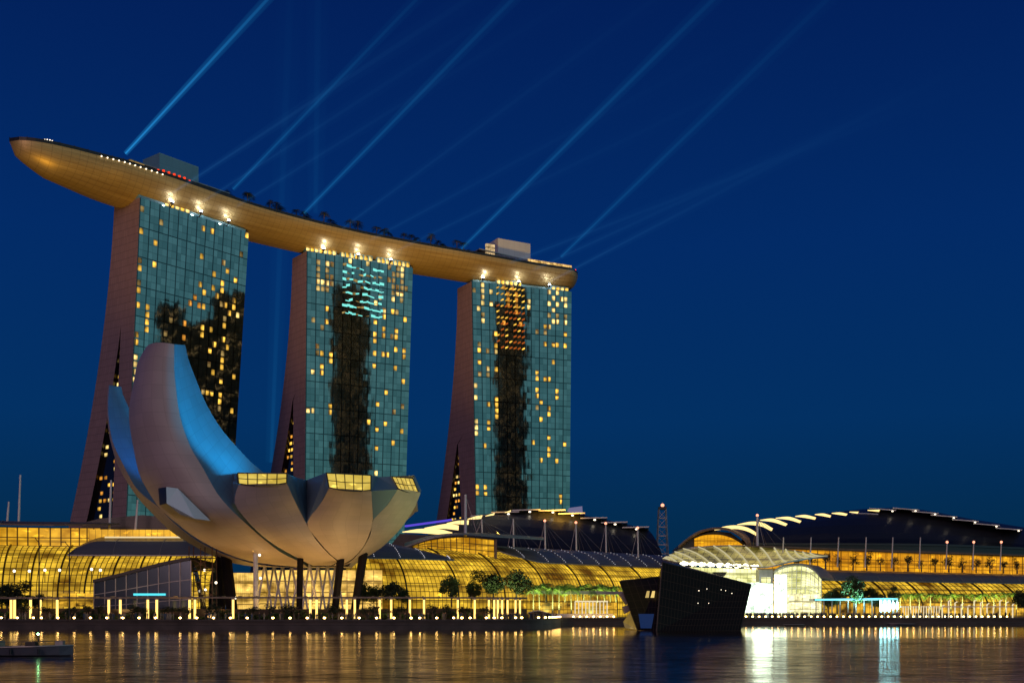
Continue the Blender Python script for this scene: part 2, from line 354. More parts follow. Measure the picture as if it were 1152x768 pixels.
GOLD = (1.0, .55, .09)
M = dict(
    glass=tower_glass(),
    endwall=panel_mat('tower_end_cladding', (.31,.21,.20), .55, 1, 1, line=.7, var=.14, lw=.06),
    atrium=mat('atrium_dark_glass', (.012,.010,.012), .12, .2, bump=(.4,.15)),
    win=[room_light('room_or_reflection_gold', (1.0,.55,.07), 1.15), room_light('room_or_reflection_pale', (1.0,.70,.22), 1.25), room_light('room_or_reflection_amber', (1.0,.40,.05), .8), room_light('room_or_reflection_dim', (.9,.6,.2), .36)],
    curtain=mat('window_curtain', (.30,.20,.08), .8),
    hull=None,
    deck=mat('deck_paving', (.20,.19,.18), .7, noise=(.5,.3)),
    dark=mat('dark_painted_steel', (.018,.017,.02), .45, .2, noise=(.6,.4)),
    steel=mat('grey_painted_steel', (.28,.27,.27), .4, .3, noise=(.6,.2)),
    white=mat('white_painted_steel', (.72,.70,.68), .4, 0, noise=(.6,.1)),
    block=panel_mat('rooftop_block_cladding', (.16,.34,.40), .5, 6, 3, line=.3),
    blockgrey=panel_mat('rooftop_block_grey', (.60,.62,.64), .5, 6, 3, line=.3),
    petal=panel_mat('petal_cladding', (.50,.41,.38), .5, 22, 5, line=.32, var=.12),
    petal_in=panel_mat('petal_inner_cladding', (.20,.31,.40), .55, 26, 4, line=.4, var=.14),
    skylight=lit_glass('museum_skylight', (.62,.42,.05), (.95,.70,.13), .85, 5, 2, .25, 50),
    roofdark=panel_mat('navy_roof_sheet', (.022,.024,.034), .35, 60, 1, line=.8, lw=.06),
    canopy=panel_mat('slate_canopy', (.16,.17,.185), .35, 1, 1, metal=.3, line=.6, lw=.04),
    brownroof=mat('brown_roof', (.16,.10,.06), .5, noise=(.3,.3)),
    mull=mat('bronze_mullion', (.06,.040,.018), .4, .6),
    mall=lit_glass('mall_glass_lit', (.13,.052,.001), (1.15,.70,.045), 1.0, 1, 1, .085),
    clere=lit_glass('clerestory_glass_lit', (.42,.18,.003), (1.1,.58,.03), 1.0, 1, 1, .18),
    expo=lit_glass('expo_glass_lit', (.48,.17,.002), (1.1,.50,.012), 1.0, 1, 1, .10, 3.9),
    hallglass=lit_glass('hall_glass_lit', (.42,.42,.10), (1.9,1.85,.9), 1.1, 1, 1, .15),
    blaze=hot_screen('stage_floodlight', (.78,1.0,.76), .9, 6.0),
    cyan=emit('cyan_stage_light', (.18,.80,1.0), 2.0, True),
    cyanhot=emit('cyan_stage_lamp', (.35,.92,1.0), 26.0, True),
    shop=lit_glass('shopfront_lit', (.04,.016,.001), (1.15,.62,.045), 1.0, 1, 1, .30),
    finlit=emit('uplit_roof_fin', (1.0,.72,.27), 1.6),  # fins glow by emission in place of uplights
    violet=emit('violet_light_strip', (.16,.10,.95), .7),
    lampw=emit('quay_lamp_glass', (1.0,.60,.17), 26.0, True),
    colglow=emit('uplit_column_glow', (1.0,.62,.15), 2.3, True),  # glow stands for uplighting on the promenade columns
    star=emit('searchlight_lens', (.85,.92,1.0), 30.0, True),
    red=emit('red_beacon', (1.0,.05,.03), 3.5), redlamp=emit('red_bar_light', (1.0,.05,.01), 1.4),
    rimw=emit('rim_light', (1.0,.85,.62), 3.0), bluel=emit('blue_deck_light', (.08,.16,1.0), 1.6),
    golds=emit('gold_strip_light', (1.0,.60,.14), 1.6),
    stone=mat('quay_stone', (.060,.048,.042), .7, noise=(.25,.4), bump=(1.2,.3)),
    pave=mat('promenade_paving', (.16,.13,.11), .7, noise=(.4,.3)),
    leaf=mat('foliage', (.045,.085,.022), .6, noise=(.7,.5)), palmleaf=mat('palm_foliage', (.10,.17,.03), .55, noise=(.7,.4)), leafd=mat('foliage_dark', (.018,.034,.012), .7, noise=(.7,.4)),
    trunk=mat('bark', (.10,.075,.05), .8, noise=(2,.3)), palmtrunk=mat('palm_bark', (.42,.34,.25), .8, noise=(2,.3)),
    lv=None,
    cloth=[mat('crowd_clothes_dark', (.03,.03,.035), .8), mat('crowd_clothes_grey', (.20,.19,.18), .8), mat('crowd_skin', (.35,.2,.13), .6), mat('crowd_clothes_blue', (.05,.09,.18), .8)],
)
def hull_mat():
    m = bpy.data.materials.new('champagne_hull_cladding'); m.use_nodes = True; t = m.node_tree; b = t.nodes['Principled BSDF']
    u, v, cu, cv, wn = cells(t, 1, 1)
    tc = t.nodes.new('ShaderNodeUVMap'); mp = t.nodes.new('ShaderNodeMapping'); mp.inputs['Scale'].default_value = (.12, 1.3, 1)
    t.links.new(tc.outputs[0], mp.inputs[0]); nz = t.nodes.new('ShaderNodeTexNoise'); nz.inputs['Scale'].default_value = 1.0; nz.inputs['Detail'].default_value = 6
    t.links.new(mp.outputs[0], nz.inputs['Vector'])
    r = t.nodes.new('ShaderNodeValToRGB'); r.color_ramp.elements[0].position=.3; r.color_ramp.elements[0].color = (.38,.27,.11,1); r.color_ramp.elements[1].position=.7; r.color_ramp.elements[1].color = (.54,.41,.19,1)
    t.links.new(nz.outputs['Fac'], r.inputs[0])
    ln = mth(t, 'MULTIPLY', mth(t, 'MAXIMUM', mth(t, 'LESS_THAN', cu, .05), mth(t, 'LESS_THAN', cv, .08)), .45)
    mx = t.nodes.new('ShaderNodeMix'); mx.data_type = 'RGBA'; t.links.new(ln, mx.inputs[0]); t.links.new(r.outputs[0], mx.inputs[6]); mx.inputs[7].default_value = (.10,.06,.03,1)
    t.links.new(mx.outputs[2], b.inputs['Base Color']); b.inputs['Metallic'].default_value = .35; b.inputs['Roughness'].default_value = .42
    return m
M['hull'] = hull_mat()
def lv_mat():
    m = bpy.data.materials.new('dark_pavilion_glass'); m.use_nodes = True; t = m.node_tree; b = t.nodes['Principled BSDF']
    u, v, cu, cv, wn = cells(t, 1, 1)
    ln = mth(t, 'MAXIMUM', mth(t, 'LESS_THAN', cu, .12), mth(t, 'LESS_THAN', cv, .06))
    mx = t.nodes.new('ShaderNodeMix'); mx.data_type = 'RGBA'; t.links.new(ln, mx.inputs[0]); mx.inputs[6].default_value = (.012,.010,.010,1); mx.inputs[7].default_value = (.045,.030,.022,1)
    t.links.new(mx.outputs[2], b.inputs['Base Color']); b.inputs['Roughness'].default_value = .22; b.inputs['Specular IOR Level'].default_value = .12
    return m
M['lv'] = lv_mat()

def water_mat():
    """rippled night water: calmer in the lee of the quay, choppier towards the viewer"""
    m = bpy.data.materials.new('bay_water'); m.use_nodes = True; t = m.node_tree; t.nodes.clear()
    tc = t.nodes.new('ShaderNodeTexCoord'); h = None
    def ns(scale, det):
        mp = t.nodes.new('ShaderNodeMapping'); mp.inputs['Scale'].default_value = scale; t.links.new(tc.outputs['Object'], mp.inputs[0])
        n = t.nodes.new('ShaderNodeTexNoise'); n.inputs['Scale'].default_value = 1; n.inputs['Detail'].default_value = det; t.links.new(mp.outputs[0], n.inputs['Vector']); return n.outputs['Fac']
    for sc, st, d in (((.05,.16,1), 1.0, 3), ((.22,.75,1), .40, 4), ((.9,3.0,1), .16, 3)):
        q = mth(t, 'MULTIPLY', ns(sc, d), st); h = q if h is None else mth(t, 'ADD', h, q)
    u = t.nodes.new('ShaderNodeBump'); u.inputs['Strength'].default_value = .6; u.inputs['Distance'].default_value = .11
    t.links.new(h, u.inputs['Height'])
    sp = t.nodes.new('ShaderNodeSeparateXYZ'); t.links.new(tc.outputs['Object'], sp.inputs[0])
    wob = mth(t, 'MULTIPLY', mth(t, 'SUBTRACT', ns((.01,.03,1), 3), .5), 90)
    mr = t.nodes.new('ShaderNodeMapRange'); mr.interpolation_type = 'SMOOTHSTEP'; mr.inputs['From Min'].default_value = 150; mr.inputs['From Max'].default_value = 235
    t.links.new(mth(t, 'ADD', sp.outputs[1], wob), mr.inputs['Value']); calm = mr.outputs[0]
    # share of the surface turned to the low lights: streaky with the ripples
    rip = mth(t, 'ADD', mth(t, 'MULTIPLY', ns((.40,1.3,1), 6), .85), mth(t, 'MULTIPLY', ns((.02,.12,1), 3), .4))
    mr2 = t.nodes.new('ShaderNodeMapRange'); mr2.inputs['From Min'].default_value = .42; mr2.inputs['From Max'].default_value = .78; mr2.inputs['To Min'].default_value = .14; mr2.inputs['To Max'].default_value = .78
    t.links.new(rip, mr2.inputs['Value'])
    fac = mth(t, 'ADD', mr2.outputs[0], mth(t, 'MULTIPLY', calm, .55))
    g = t.nodes.new('ShaderNodeBsdfGlossy'); t.links.new(u.outputs[0], g.inputs['Normal']); g.inputs['Color'].default_value = (.97,.90,.86,1)
    t.links.new(mth(t, 'SUBTRACT', .16, mth(t, 'MULTIPLY', calm, .09)), g.inputs['Roughness'])
    d_ = t.nodes.new('ShaderNodeBsdfDiffuse'); d_.inputs['Color'].default_value = (.007,.007,.013,1)
    mx = t.nodes.new('ShaderNodeMixShader'); t.links.new(fac, mx.inputs[0]); t.links.new(d_.outputs[0], mx.inputs[1]); t.links.new(g.outputs[0], mx.inputs[2])
    o = t.nodes.new('ShaderNodeOutputMaterial'); t.links.new(mx.outputs[0], o.inputs['Surface'])
    return m

def light(name, kind, loc, energy, color, aimat=None, **k):
    d = bpy.data.lights.new(name, kind); d.energy = energy; d.color = color
    for a, b in k.items(): setattr(d, a, b)
    o = bpy.data.objects.new(name, d); COL.objects.link(o); o.location = loc
    if aimat is not None: aim(o, Vector(aimat) - Vector(loc))
    return o

# ------------------------------------------------------------------ water and land
GZ = 2.2
mb = MB(); mb.quad((-6000,-1500,0),(6000,-1500,0),(6000,9000,0),(-6000,9000,0))
tag(mb.build('water', water_mat()), kind='structure')
shore = [(-900,300)] + [((px-576)/F*Y, Y) for px, Y in ((-120,268),(0,264),(100,262),(200,259.5),(300,258),(400,258),(500,261),(570,266),(606,275),(622,292),(630,318),(636,331),(690,333),(840,335),(1000,338),(1160,343),(1400,352))] + [(900,400)]
def smooth2(pts, n):
    return [(p.x, p.y) for p in catmull([(x, y, 0) for x, y in pts], n)]
sh = [shore[0]] + smooth2(shore[1:-1], 220) + [shore[-1]]
mb = MB()
mb.face([(x, y+.6, GZ) for x, y in sh] + [(3000,9000,GZ),(-3000,9000,GZ)])
tag(mb.build('ground', M['pave']), kind='structure')
mb = MB()
for (x0,y0),(x1,y1) in zip(sh[:-1], sh[1:]):
    mb.quad((x0,y0,-1),(x1,y1,-1),(x1,y1,1.0),(x0,y0,1.0))
    mb.quad((x0,y0,1.0),(x1,y1,1.0),(x1,y1+.35,1.05),(x0,y0+.35,1.05))
    mb.quad((x0,y0+.35,1.05),(x1,y1+.35,1.05),(x1,y1+.35,1.9),(x0,y0+.35,1.9))
    mb.quad((x0,y0-.15,1.9),(x1,y1-.15,1.9),(x1,y1-.15,GZ+.12),(x0,y0-.15,GZ+.12))
    mb.quad((x0,y0-.15,GZ+.12),(x1,y1-.15,GZ+.12),(x1,y1+.7,GZ+.12),(x0,y0+.7,GZ+.12))
    mb.quad((x0,y0-.15,1.9),(x0,y0+.35,1.9),(x1,y1+.35,1.9),(x1,y1-.15,1.9))
tag(mb.build('quay_wall', M['stone']), 'low dark stone quay wall running along the whole waterfront', 'quay wall', kind='structure')

def shore_y(x):
    for (x0,y0),(x1,y1) in zip(sh[:-1], sh[1:]):
        if x0 <= x <= x1 and x1 > x0: return y0 + (y1-y0)*(x-x0)/(x1-x0)
    return 340

# quay lamps: short bollards with a bright lens
def quay_lamp_proto():
    r = empty('quay_lamp', (0,0,GZ+.12))
    b = MB(); b.bar((0,0,GZ+.12),(0,0,GZ+.37),.10,.08,8); b.build('post', M['dark'], r); b = MB(); b.bar((0,0,GZ+.66),(0,0,GZ+.72),.24,.16,8); b.build('cap', M['dark'], r)
    b = MB(); b.ball((0,0,GZ+.50),.27,8,5,sz=.75); b.build('lens', M['lampw'], r)
    return r
ql = quay_lamp_proto(); first = True
def copy_tree(o, parent=None):
    c = o.copy(); COL.objects.link(c)
    if parent is not None: c.parent = parent
    for ch in list(o.children): copy_tree(ch, c)
    return c
lamp_px = [3,18,33,49,65,83,101,119,137,157,177,198.5,219.5,240.5,261.5,282.5,304,324.5,345,365,385,404,422.5,440.5,458,474.5,490.5,505.5,519.5,533,545.5,557,567.5,577,586]
lamps = []
for px in lamp_px:
    # walk along the shore until it projects at px
    best = min(sh[:190], key=lambda p: abs(576+F*p[0]/p[1]-px))
    lamps.append((best[0] + 0, best[1]+.25, 0))
for k in range(7):
    t = 8.0 + k*2.2
idx = [i for i, p in enumerate(sh) if 590 < 576+F*p[0]/p[1] < 640 and p[1] < 325]
acc = 0
for i in idx[1:]:
    acc += math.dist(sh[i], sh[i-1])
    if acc > 5.0: lamps.append((sh[i][0]-.1, sh[i][1]+.3, 0)); acc = 0
for px in [645+7.6*k for k in range(7)]:
    x = (px-576)/F*333; lamps.append((x, shore_y(x)+.25, 1))
px = 838
while px < 1143:
    x = (px-576)/F*337; lamps.append((x, shore_y(x)+.25, 2)); px += 7.4
L3 = ['small white lamp on the curved quay edge below the lotus-shaped museum',
      'small white lamp on the low quay just left of the dark pavilion',
      'small white lamp on the straight quay edge right of the dark pavilion']
G3 = ['lamps along the curved museum quay', 'lamps along the low middle quay', 'lamps along the right-hand quay']
for x, y, g_ in lamps:
    o = ql if first else copy_tree(ql)
    first = False
    o.location = (x, y, GZ+.12); tag(o, L3[g_], 'lamp', G3[g_])

# ------------------------------------------------------------------ hotel towers
def V2(px, Y): return Vector(((px-576)/F*Y, Y, 0))
ZT = 195.0
def invbil(px, py, c):
    """c: picture corners TL,TR,BL,BR -> (u,v) u left-right, v from the bottom"""
    u = v = .5
    (x0,y0),(x1,y1),(x2,y2),(x3,y3) = c
    f = lambda u, v: ((x0*(1-u)+x1*u)*v+(x2*(1-u)+x3*u)*(1-v), (y0*(1-u)+y1*u)*v+(y2*(1-u)+y3*u)*(1-v))
    for _ in range(14):
        a = f(u,v); ex, ey = px-a[0], py-a[1]; h = 1e-4
        du = f(u+h,v); dv = f(u,v+h)
        a11,a21 = (du[0]-a[0])/h,(du[1]-a[1])/h; a12,a22 = (dv[0]-a[0])/h,(dv[1]-a[1])/h
        det = a11*a22-a12*a21; u += (ex*a22-ey*a12)/det; v += (a11*ey-a21*ex)/det
    return u, v
NU, NV = 24, 56
def make_tower(label, TL, TR, BL, BR, nrm, d0, k, p, za, dfb, wins, seed, extra=0):
    """TL.. = (px, Y) of the four corners of the bay-side facade; d0 + k t^p = depth of the splayed rear leg"""
    rr = random.Random(seed)
    tl, tr = V2(*TL), V2(*TR)
    def onface(px):                                  # foot of the facade: slides in its own plane
        k_ = (px-576)/F; d_ = tr-tl; a_ = (k_*tl.y - tl.x)/(d_.x - k_*d_.y); return tl + d_*a_
    bl, br = onface(BL[0]), onface(BR[0])
    nrm = Vector((*nrm, 0)).normalized()
    base = bl.lerp(br, .5) + nrm*20; base.z = GZ
    root = empty('hotel_tower', base, label, 'hotel tower')
    def fp(u, z):
        s = (z-GZ)/(ZT-GZ); q = bl.lerp(tl, s).lerp(br.lerp(tr, s), u); q = q.copy(); q.z = z; return q
    do = lambda z: d0 + k*((ZT-z)/ZT)**p
    ga = do(za) - 13.5
    df = lambda z: do(z)*.42 if z >= za else dfb + (ga-dfb)*(z-GZ)/(za-GZ)
    db = lambda z: max(df(z), do(z) - 14.0) if z < za else df(z)
    zs = [GZ + (ZT-GZ)*i/40 for i in range(41)]
    zs = sorted(zs + [za])
    # facade
    b = MB(); z2 = [GZ + (ZT-GZ)*i/14 for i in range(15)]
    b.grid([[fp(u/4, z) for z in z2] for u in range(5)], 0, (NU, NV))
    b.build('glass_facade', M['glass'], root)
    # front leg: end walls and inner side
    b = MB()
    for u in (0, 1):
        for za_, zb_ in zip(zs[:-1], zs[1:]):
            P = lambda z, d: fp(u, z) + nrm*d
            uvq = ((0,za_/3.5),(8,za_/3.5),(8,zb_/3.5),(0,zb_/3.5))
            if u == 0:
                b.quad(P(za_,df(za_)-.001), P(za_,0.0), P(zb_,0.0), P(zb_,df(zb_)-.001), 0, uvq)
            else: b.quad(P(za_,0.0), P(za_,df(za_)-.001), P(zb_,df(zb_)-.001), P(zb_,0.0), 0, uvq)
    for za_, zb_ in zip(zs[:-1], zs[1:]):
        if zb_ <= za: b.quad(fp(0,za_)+nrm*df(za_), fp(0,zb_)+nrm*df(zb_), fp(1,zb_)+nrm*df(zb_), fp(1,za_)+nrm*df(za_), 1)
    b.quad(fp(0,ZT), fp(1,ZT), fp(1,ZT)+nrm*do(ZT), fp(0,ZT)+nrm*do(ZT), 0)
    b.build('front_leg', [M['endwall'], M['atrium']], root)
    b = MB()
    for u in (0, 1):
        for za_, zb_ in zip(zs[:-1], zs[1:]):
            P = lambda z, d: fp(u, z) + nrm*d
            off = (tr-tl).normalized()*(.5 if u == 0 else -.5)*0
            uvq = ((0,za_/3.5),(8,za_/3.5),(8,zb_/3.5),(0,zb_/3.5))
            b.quad(P(za_,do(za_)), P(za_,db(za_)), P(zb_,db(zb_)), P(zb_,do(zb_)), 0, uvq) if u == 0 else b.quad(P(za_,db(za_)), P(za_,do(za_)), P(zb_,do(zb_)), P(zb_,db(zb_)), 0, uvq)
    for za_, zb_ in zip(zs[:-1], zs[1:]):
        b.quad(fp(1,za_)+nrm*do(za_), fp(0,za_)+nrm*do(za_), fp(0,zb_)+nrm*do(zb_), fp(1,zb_)+nrm*do(zb_), 1)
        if zb_ <= za: b.quad(fp(0,zb_)+nrm*db(zb_), fp(0,za_)+nrm*db(za_), fp(1,za_)+nrm*db(za_), fp(1,zb_)+nrm*db(zb_), 1)
    b.build('rear_leg', [M['endwall'], M['atrium']], root)
    # atrium wall between the legs, set back from the end, with lit rooms
    b = MB()
    for za_, zb_ in zip(zs[:-1], zs[1:]):
        if zb_ <= za:
            b.quad(fp(.03,za_)+nrm*(db(za_)-.05), fp(.03,za_)+nrm*(df(za_)+.05), fp(.03,zb_)+nrm*(df(zb_)+.05), fp(.03,zb_)+nrm*(db(zb_)-.05))
    atr = b.build('atrium_wall', M['atrium'], root)
    floors = MB(); n = 0
    z = 30.0
    while z < za - 8:
        w_ = db(z) - df(z)
        if w_ > 1.2:
            slots = max(1, int(w_/3.2))
            for s in range(slots):
                if rr.random() < (.62 if z > za*.55 else .42):
                    a = df(z) + w_*(s+.18)/slots; c = df(z) + w_*(s+.82)/slots
                    dirn = (tr-tl).normalized()
                    q0 = fp(.03,z) - dirn*.12
                    q1 = fp(.03,z+1.7) - dirn*.12
                    floors.mark(); floors.quad(q0+nrm*c, q0+nrm*a, q1+nrm*a, q1+nrm*c, rr.choice((0,0,1,2,2)))
        z += 3.6
    floors.each('lit_pane', M['win'], atr)
    # lit guest rooms and painted reflection stripes: each its own pane, a few centimetres proud of the facade
    pc = [(576+F*q.x/q.y, HOR-(z-H)/q.y*F) for q, z in ((tl,ZT),(tr,ZT),(bl,GZ),(br,GZ))]
    used = set(); out = -(nrm)*.06
    cnt = 0
    for it in wins:
        px, py = it[0], it[1]; kind = it[2] if len(it) > 2 else rr.choice((0,0,0,1,3))
        u, v = invbil(px, py, pc); cu, cv = int(u*NU), int(v*NV)
        if (cu, cv) in used or not (0 <= cu < NU and 0 <= cv < NV): continue
        used.add((cu, cv)); cnt += 1
        if cnt > 98: break
        zz = [GZ + (ZT-GZ)*(cv+q)/NV for q in (.16, .94)]; uu = [(cu+q)/NU for q in (.16, .92)]
        b = MB()
        b.quad(fp(uu[0],zz[0])+out, fp(uu[1],zz[0])+out, fp(uu[1],zz[1])+out, fp(uu[0],zz[1])+out, 0)
        if rr.random() < .5:   # a half-drawn curtain
            c1 = uu[0] + (uu[1]-uu[0])*rr.uniform(.2,.45); o2 = out*1.6
            if rr.random() < .5: b.quad(fp(uu[0],zz[0])+o2, fp(c1,zz[0])+o2, fp(c1,zz[1])+o2, fp(uu[0],zz[1])+o2, 1)
            else:
                zc = zz[0] + (zz[1]-zz[0])*rr.uniform(.65,.85); b.quad(fp(uu[0],zc)+o2, fp(uu[1],zc)+o2, fp(uu[1],zz[1])+o2, fp(uu[0],zz[1])+o2, 1)
        b.build('lit_pane', [M['win'][kind], M['curtain']], root)
    return root, fp, nrm, do

def zl(pts, s, ox, oy): return [(p[0]/s+ox, p[1]/s+oy) + tuple(p[2:]) for p in pts]
# lit rooms and reflected stripes read off the photograph (enlargements -> picture pixels)
w1 = zl([(178,50,3),(240,45,0),(258,48,3),(275,55,3),(218,78,3),(312,88,0),(326,90,0),(178,108,0),(204,132,0),(303,158,0),(350,171,3),(365,190,0),(332,196,0),(379,207,0),(346,214,0),(298,216,0),(330,224,0),(313,235,0),(346,228,0),(344,241,0),(344,254,3),(375,249,0),(358,259,0),(374,263,0),(310,264,0),(386,280,1),(172,158,3),(172,174,3),(175,176,0),(198,179,0),(172,218,3),(170,234,0),(168,264,0),(190,268,0),(190,282,0),(190,297,0),(165,323,0),(187,327,0),(162,352,0),(160,380,1),(159,395,1),(158,411,1),(156,426,1),(404,112,0),(400,146,3),(305,320,0),(303,334,0),(321,323,0),(352,343,0),(336,356,0),(367,362,0),(349,384,0),(349,399,0),(330,411,0),(317,395,3),(346,429,0),(379,421,0),(342,470,0),(327,454,0),(343,487,0),(343,500,3),(373,505,0),(312,466,0),(286,245,2),(282,262,2),(262,330,2),(318,367,0),(358,290,3),(386,295,3),(293,270,2),(352,316,0),(262,300,2),(312,452,3),(370,290,0),(224,332,3),(236,300,3),(327,465,3),(350,370,3)], 1.97, 70, 210)
z2 = []
for r_, (y, xs) in enumerate(((95,(155,175,370,385,400)),(108,(155,175,190,365,385)),(120,(155,178,370,390,405)),(135,(155,175,185,375,395,405)),(150,(150,165,180,190,365,380,400)),(165,(150,175,190,370,385,400)),(180,(155,170,370,390,415)),(195,(375,405,330)),(212,(325,375,405)))):
    z2 += [(x, y, 3 if (x+y) % 3 else 1) for x in xs]  # gold stripes of reflected light, drawn as lit panes
z2 += [(245,82,1),(300,105,1)] + [(173,227),(173,263),(168,297),(143,273,3),(345,240),(343,255),(370,243),(390,246),(320,268,0),(415,268,0),(341,290,0),(341,304,0),(317,305,0),(317,319,0),(389,298,0),(365,310,3),(389,313,0),(385,349,0),(410,352,0),(408,370,0),(338,358,0),(143,350,3),(145,367,3),(164,369,0),(189,371,0),(189,386,0),(361,378,0),(313,372,0),(312,405,0),(163,405,0),(130,417,1),(162,420,0),(383,416,0),(405,454,0),(356,481,0),(330,512,0),(181,512,0),(129,526,1),(128,541,1),(181,547,0),(402,522,3),(376,542,3),(305,564,0),(305,580,0),(354,569,0),(354,584,0),(401,591,0),(327,600,0),(374,638,0),(326,651,0),(325,719,1)]
w2 = zl(z2, 2.65, 300, 260)
z3 = []
for y, xs in ((140,(115,175,195,295,320)),(155,(95,118,140,178,200,290,310)),(170,(118,180,205,300,318,333)),(186,(115,140,182,208,230,288,308,333)),(200,(112,205,230,300)),(215,(115,285,305,325)),(228,(120,298,308)),(240,(175,210,290,333))):
    z3 += [(x, y, 2 if 165 < x < 215 else (3 if (x*y) % 2 else 1)) for x in xs]  # reflected gold and amber stripes, also drawn as lit panes
z3 += [(255,261),(273,263),(275,248),(334,270),(273,290),(293,292),(313,295),(334,297),(293,333),(153,263),(153,290),(153,303),(112,286,3),(112,300,0),(134,302,3),(112,328,0),(134,345,1),(132,358,3),(152,358,0),(112,357,3),(253,355,0),(253,370,0),(272,370,0),(291,372,0),(252,398,0),(311,403,0),(311,417,0),(150,429,0),(150,442,0),(150,455,0),(150,469,0),(104,397,1),(104,425,1),(131,440,0),(252,425,0),(271,438,0),(291,455,0),(291,465,0),(252,452,3),(269,480,0),(104,481,1),(104,495,1),(104,509,1),(130,483,0),(130,496,0),(290,523,0),(330,540,0),(129,552,0),(251,534,0),(290,550,0),(290,564,0),(270,576,0),(270,590,0),(309,578,0),(110,650,0),(128,652,0),(110,665,0),(128,666,0),(312,674,0),(312,688,0),(292,690,0),(128,708,0),(110,678,3)]
w3 = zl(z3, 2.262, 490, 260)

T1 = make_tower('left and nearest hotel tower, teal glass with the skyscraper reflection at its lower right', (157.5,533), (280,583), (137,533), (253,583), (-.8,.6), 20, 42, 1.87, 140, 11, w1, 1)
T2 = make_tower('middle hotel tower with a dark reflection down its centre and cyan reflections at its top', (345,612), (464.5,643), (342,612), (452,643), (-.6,.8), 17, 68, 1.83, 122, 12, w2, 2)
T3 = make_tower('right-hand hotel tower, the farthest, with an amber patch at the top of its dark reflection', (530.5,668), (643,690), (537,668), (640,690), (-.5,.87), 18, 60, 1.6, 108, 14, w3, 3)

# crown boxes, lit bands, searchlights on the front parapets
def crown(T, spans, stars):
    root, fp, nrm, do = T
    for u0, u1, h, lit in spans:
        b = MB(); pts = [fp(u0,ZT)+nrm*1.0, fp(u1,ZT)+nrm*1.0, fp(u1,ZT)+nrm*4, fp(u0,ZT)+nrm*4]
        b.hexa(pts, [p+Vector((0,0,h)) for p in pts]); cb = b.build('parapet', M['block'], root)
        if lit:
            b = MB(); o = -nrm*.05; n = max(3, int((u1-u0)*26))
            for i in range(n):
                ua, ub = u0+(u1-u0)*(i+.12)/n, u0+(u1-u0)*(i+.88)/n
                b.quad(fp(ua,ZT)+nrm+o+Vector((0,0,.5)), fp(ub,ZT)+nrm+o+Vector((0,0,.5)), fp(ub,ZT)+nrm+o+Vector((0,0,h-.4)), fp(ua,ZT)+nrm+o+Vector((0,0,h-.4)), i % 2)
            b.build('lit_band', [M['win'][1], M['win'][0]], cb)
    for u in stars:
        p = fp(u, ZT) - nrm*1.6 + Vector((0,0,1.6))
        b = MB(); b.bar(p+nrm*1.6-Vector((0,0,1.8)), p-Vector((0,0,.3)), .25, .35, 8); b.bar(p-Vector((0,0,.4)), p+Vector((0,0,.4)), .75, .85, 10)
        s = b.build('searchlight', M['dark'], root)
        b = MB(); b.ball(p+Vector((0,0,.5)), .75, 10, 6); b.build('lens', M['star'], s)
        light('searchlight_glow', 'POINT', p - nrm*3.6 + Vector((0,0,.9)), 800, (.95,.97,1.0), shadow_soft_size=.8)
crown(T1, [(0,.98,1.6,0),(.22,.45,3.0,1)], (.26,.52,.78))
crown(T2, [(.0,.28,3.4,1),(.32,.62,3.4,1),(.66,.98,3.4,1),(0,1,1.0,0)], (.14,.46,.77))
crown(T3, [(.02,.98,1.4,0),(.25,.5,3.0,1),(.8,.98,2.6,1)], (.10,.45,.76))
T2root = T2[0]
# cyan reflections at the top of the middle tower, painted as glowing strips
b = MB(); fp = T2[1]; nr = T2[2]; rr = random.Random(5)
for row in range(8):
    z0 = ZT - 5 - row*3.6; u = .33
    while u < .70:
        du = rr.uniform(.022,.05); dz = rr.uniform(-1.7,1.7)
        if rr.random() < .80:
            b.mark(); wv = lambda q: .35*math.sin(q*55+row*1.7)+.25*math.sin(q*140+row); p0 = fp(u, z0+dz*.2+wv(u))-nr*.1; p1 = fp(u+du, z0+dz*.2+wv(u+du))-nr*.1; h = Vector((0,0,rr.uniform(.4,1.5)))
            b.quad(p0, p1, p1+h, p0+h, 0 if rr.random() < .7 else 1)
        u += du*.9
b.each('cyan_reflection_strip', [emit('cyan_reflection_glow', (.25,.95,.85), 1.0), M['win'][3]], T2root)
# amber reflections patch on the right tower, painted as glowing panes
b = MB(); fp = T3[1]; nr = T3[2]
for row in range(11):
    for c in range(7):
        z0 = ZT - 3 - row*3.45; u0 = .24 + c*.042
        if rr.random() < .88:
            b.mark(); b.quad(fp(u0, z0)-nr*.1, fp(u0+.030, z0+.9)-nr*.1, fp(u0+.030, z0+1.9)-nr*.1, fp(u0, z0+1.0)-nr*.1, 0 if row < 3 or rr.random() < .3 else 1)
b.each('amber_reflection_pane', [M['win'][0], emit('deep_amber_reflection', (.9,.20,.03), .45)], T3[0])

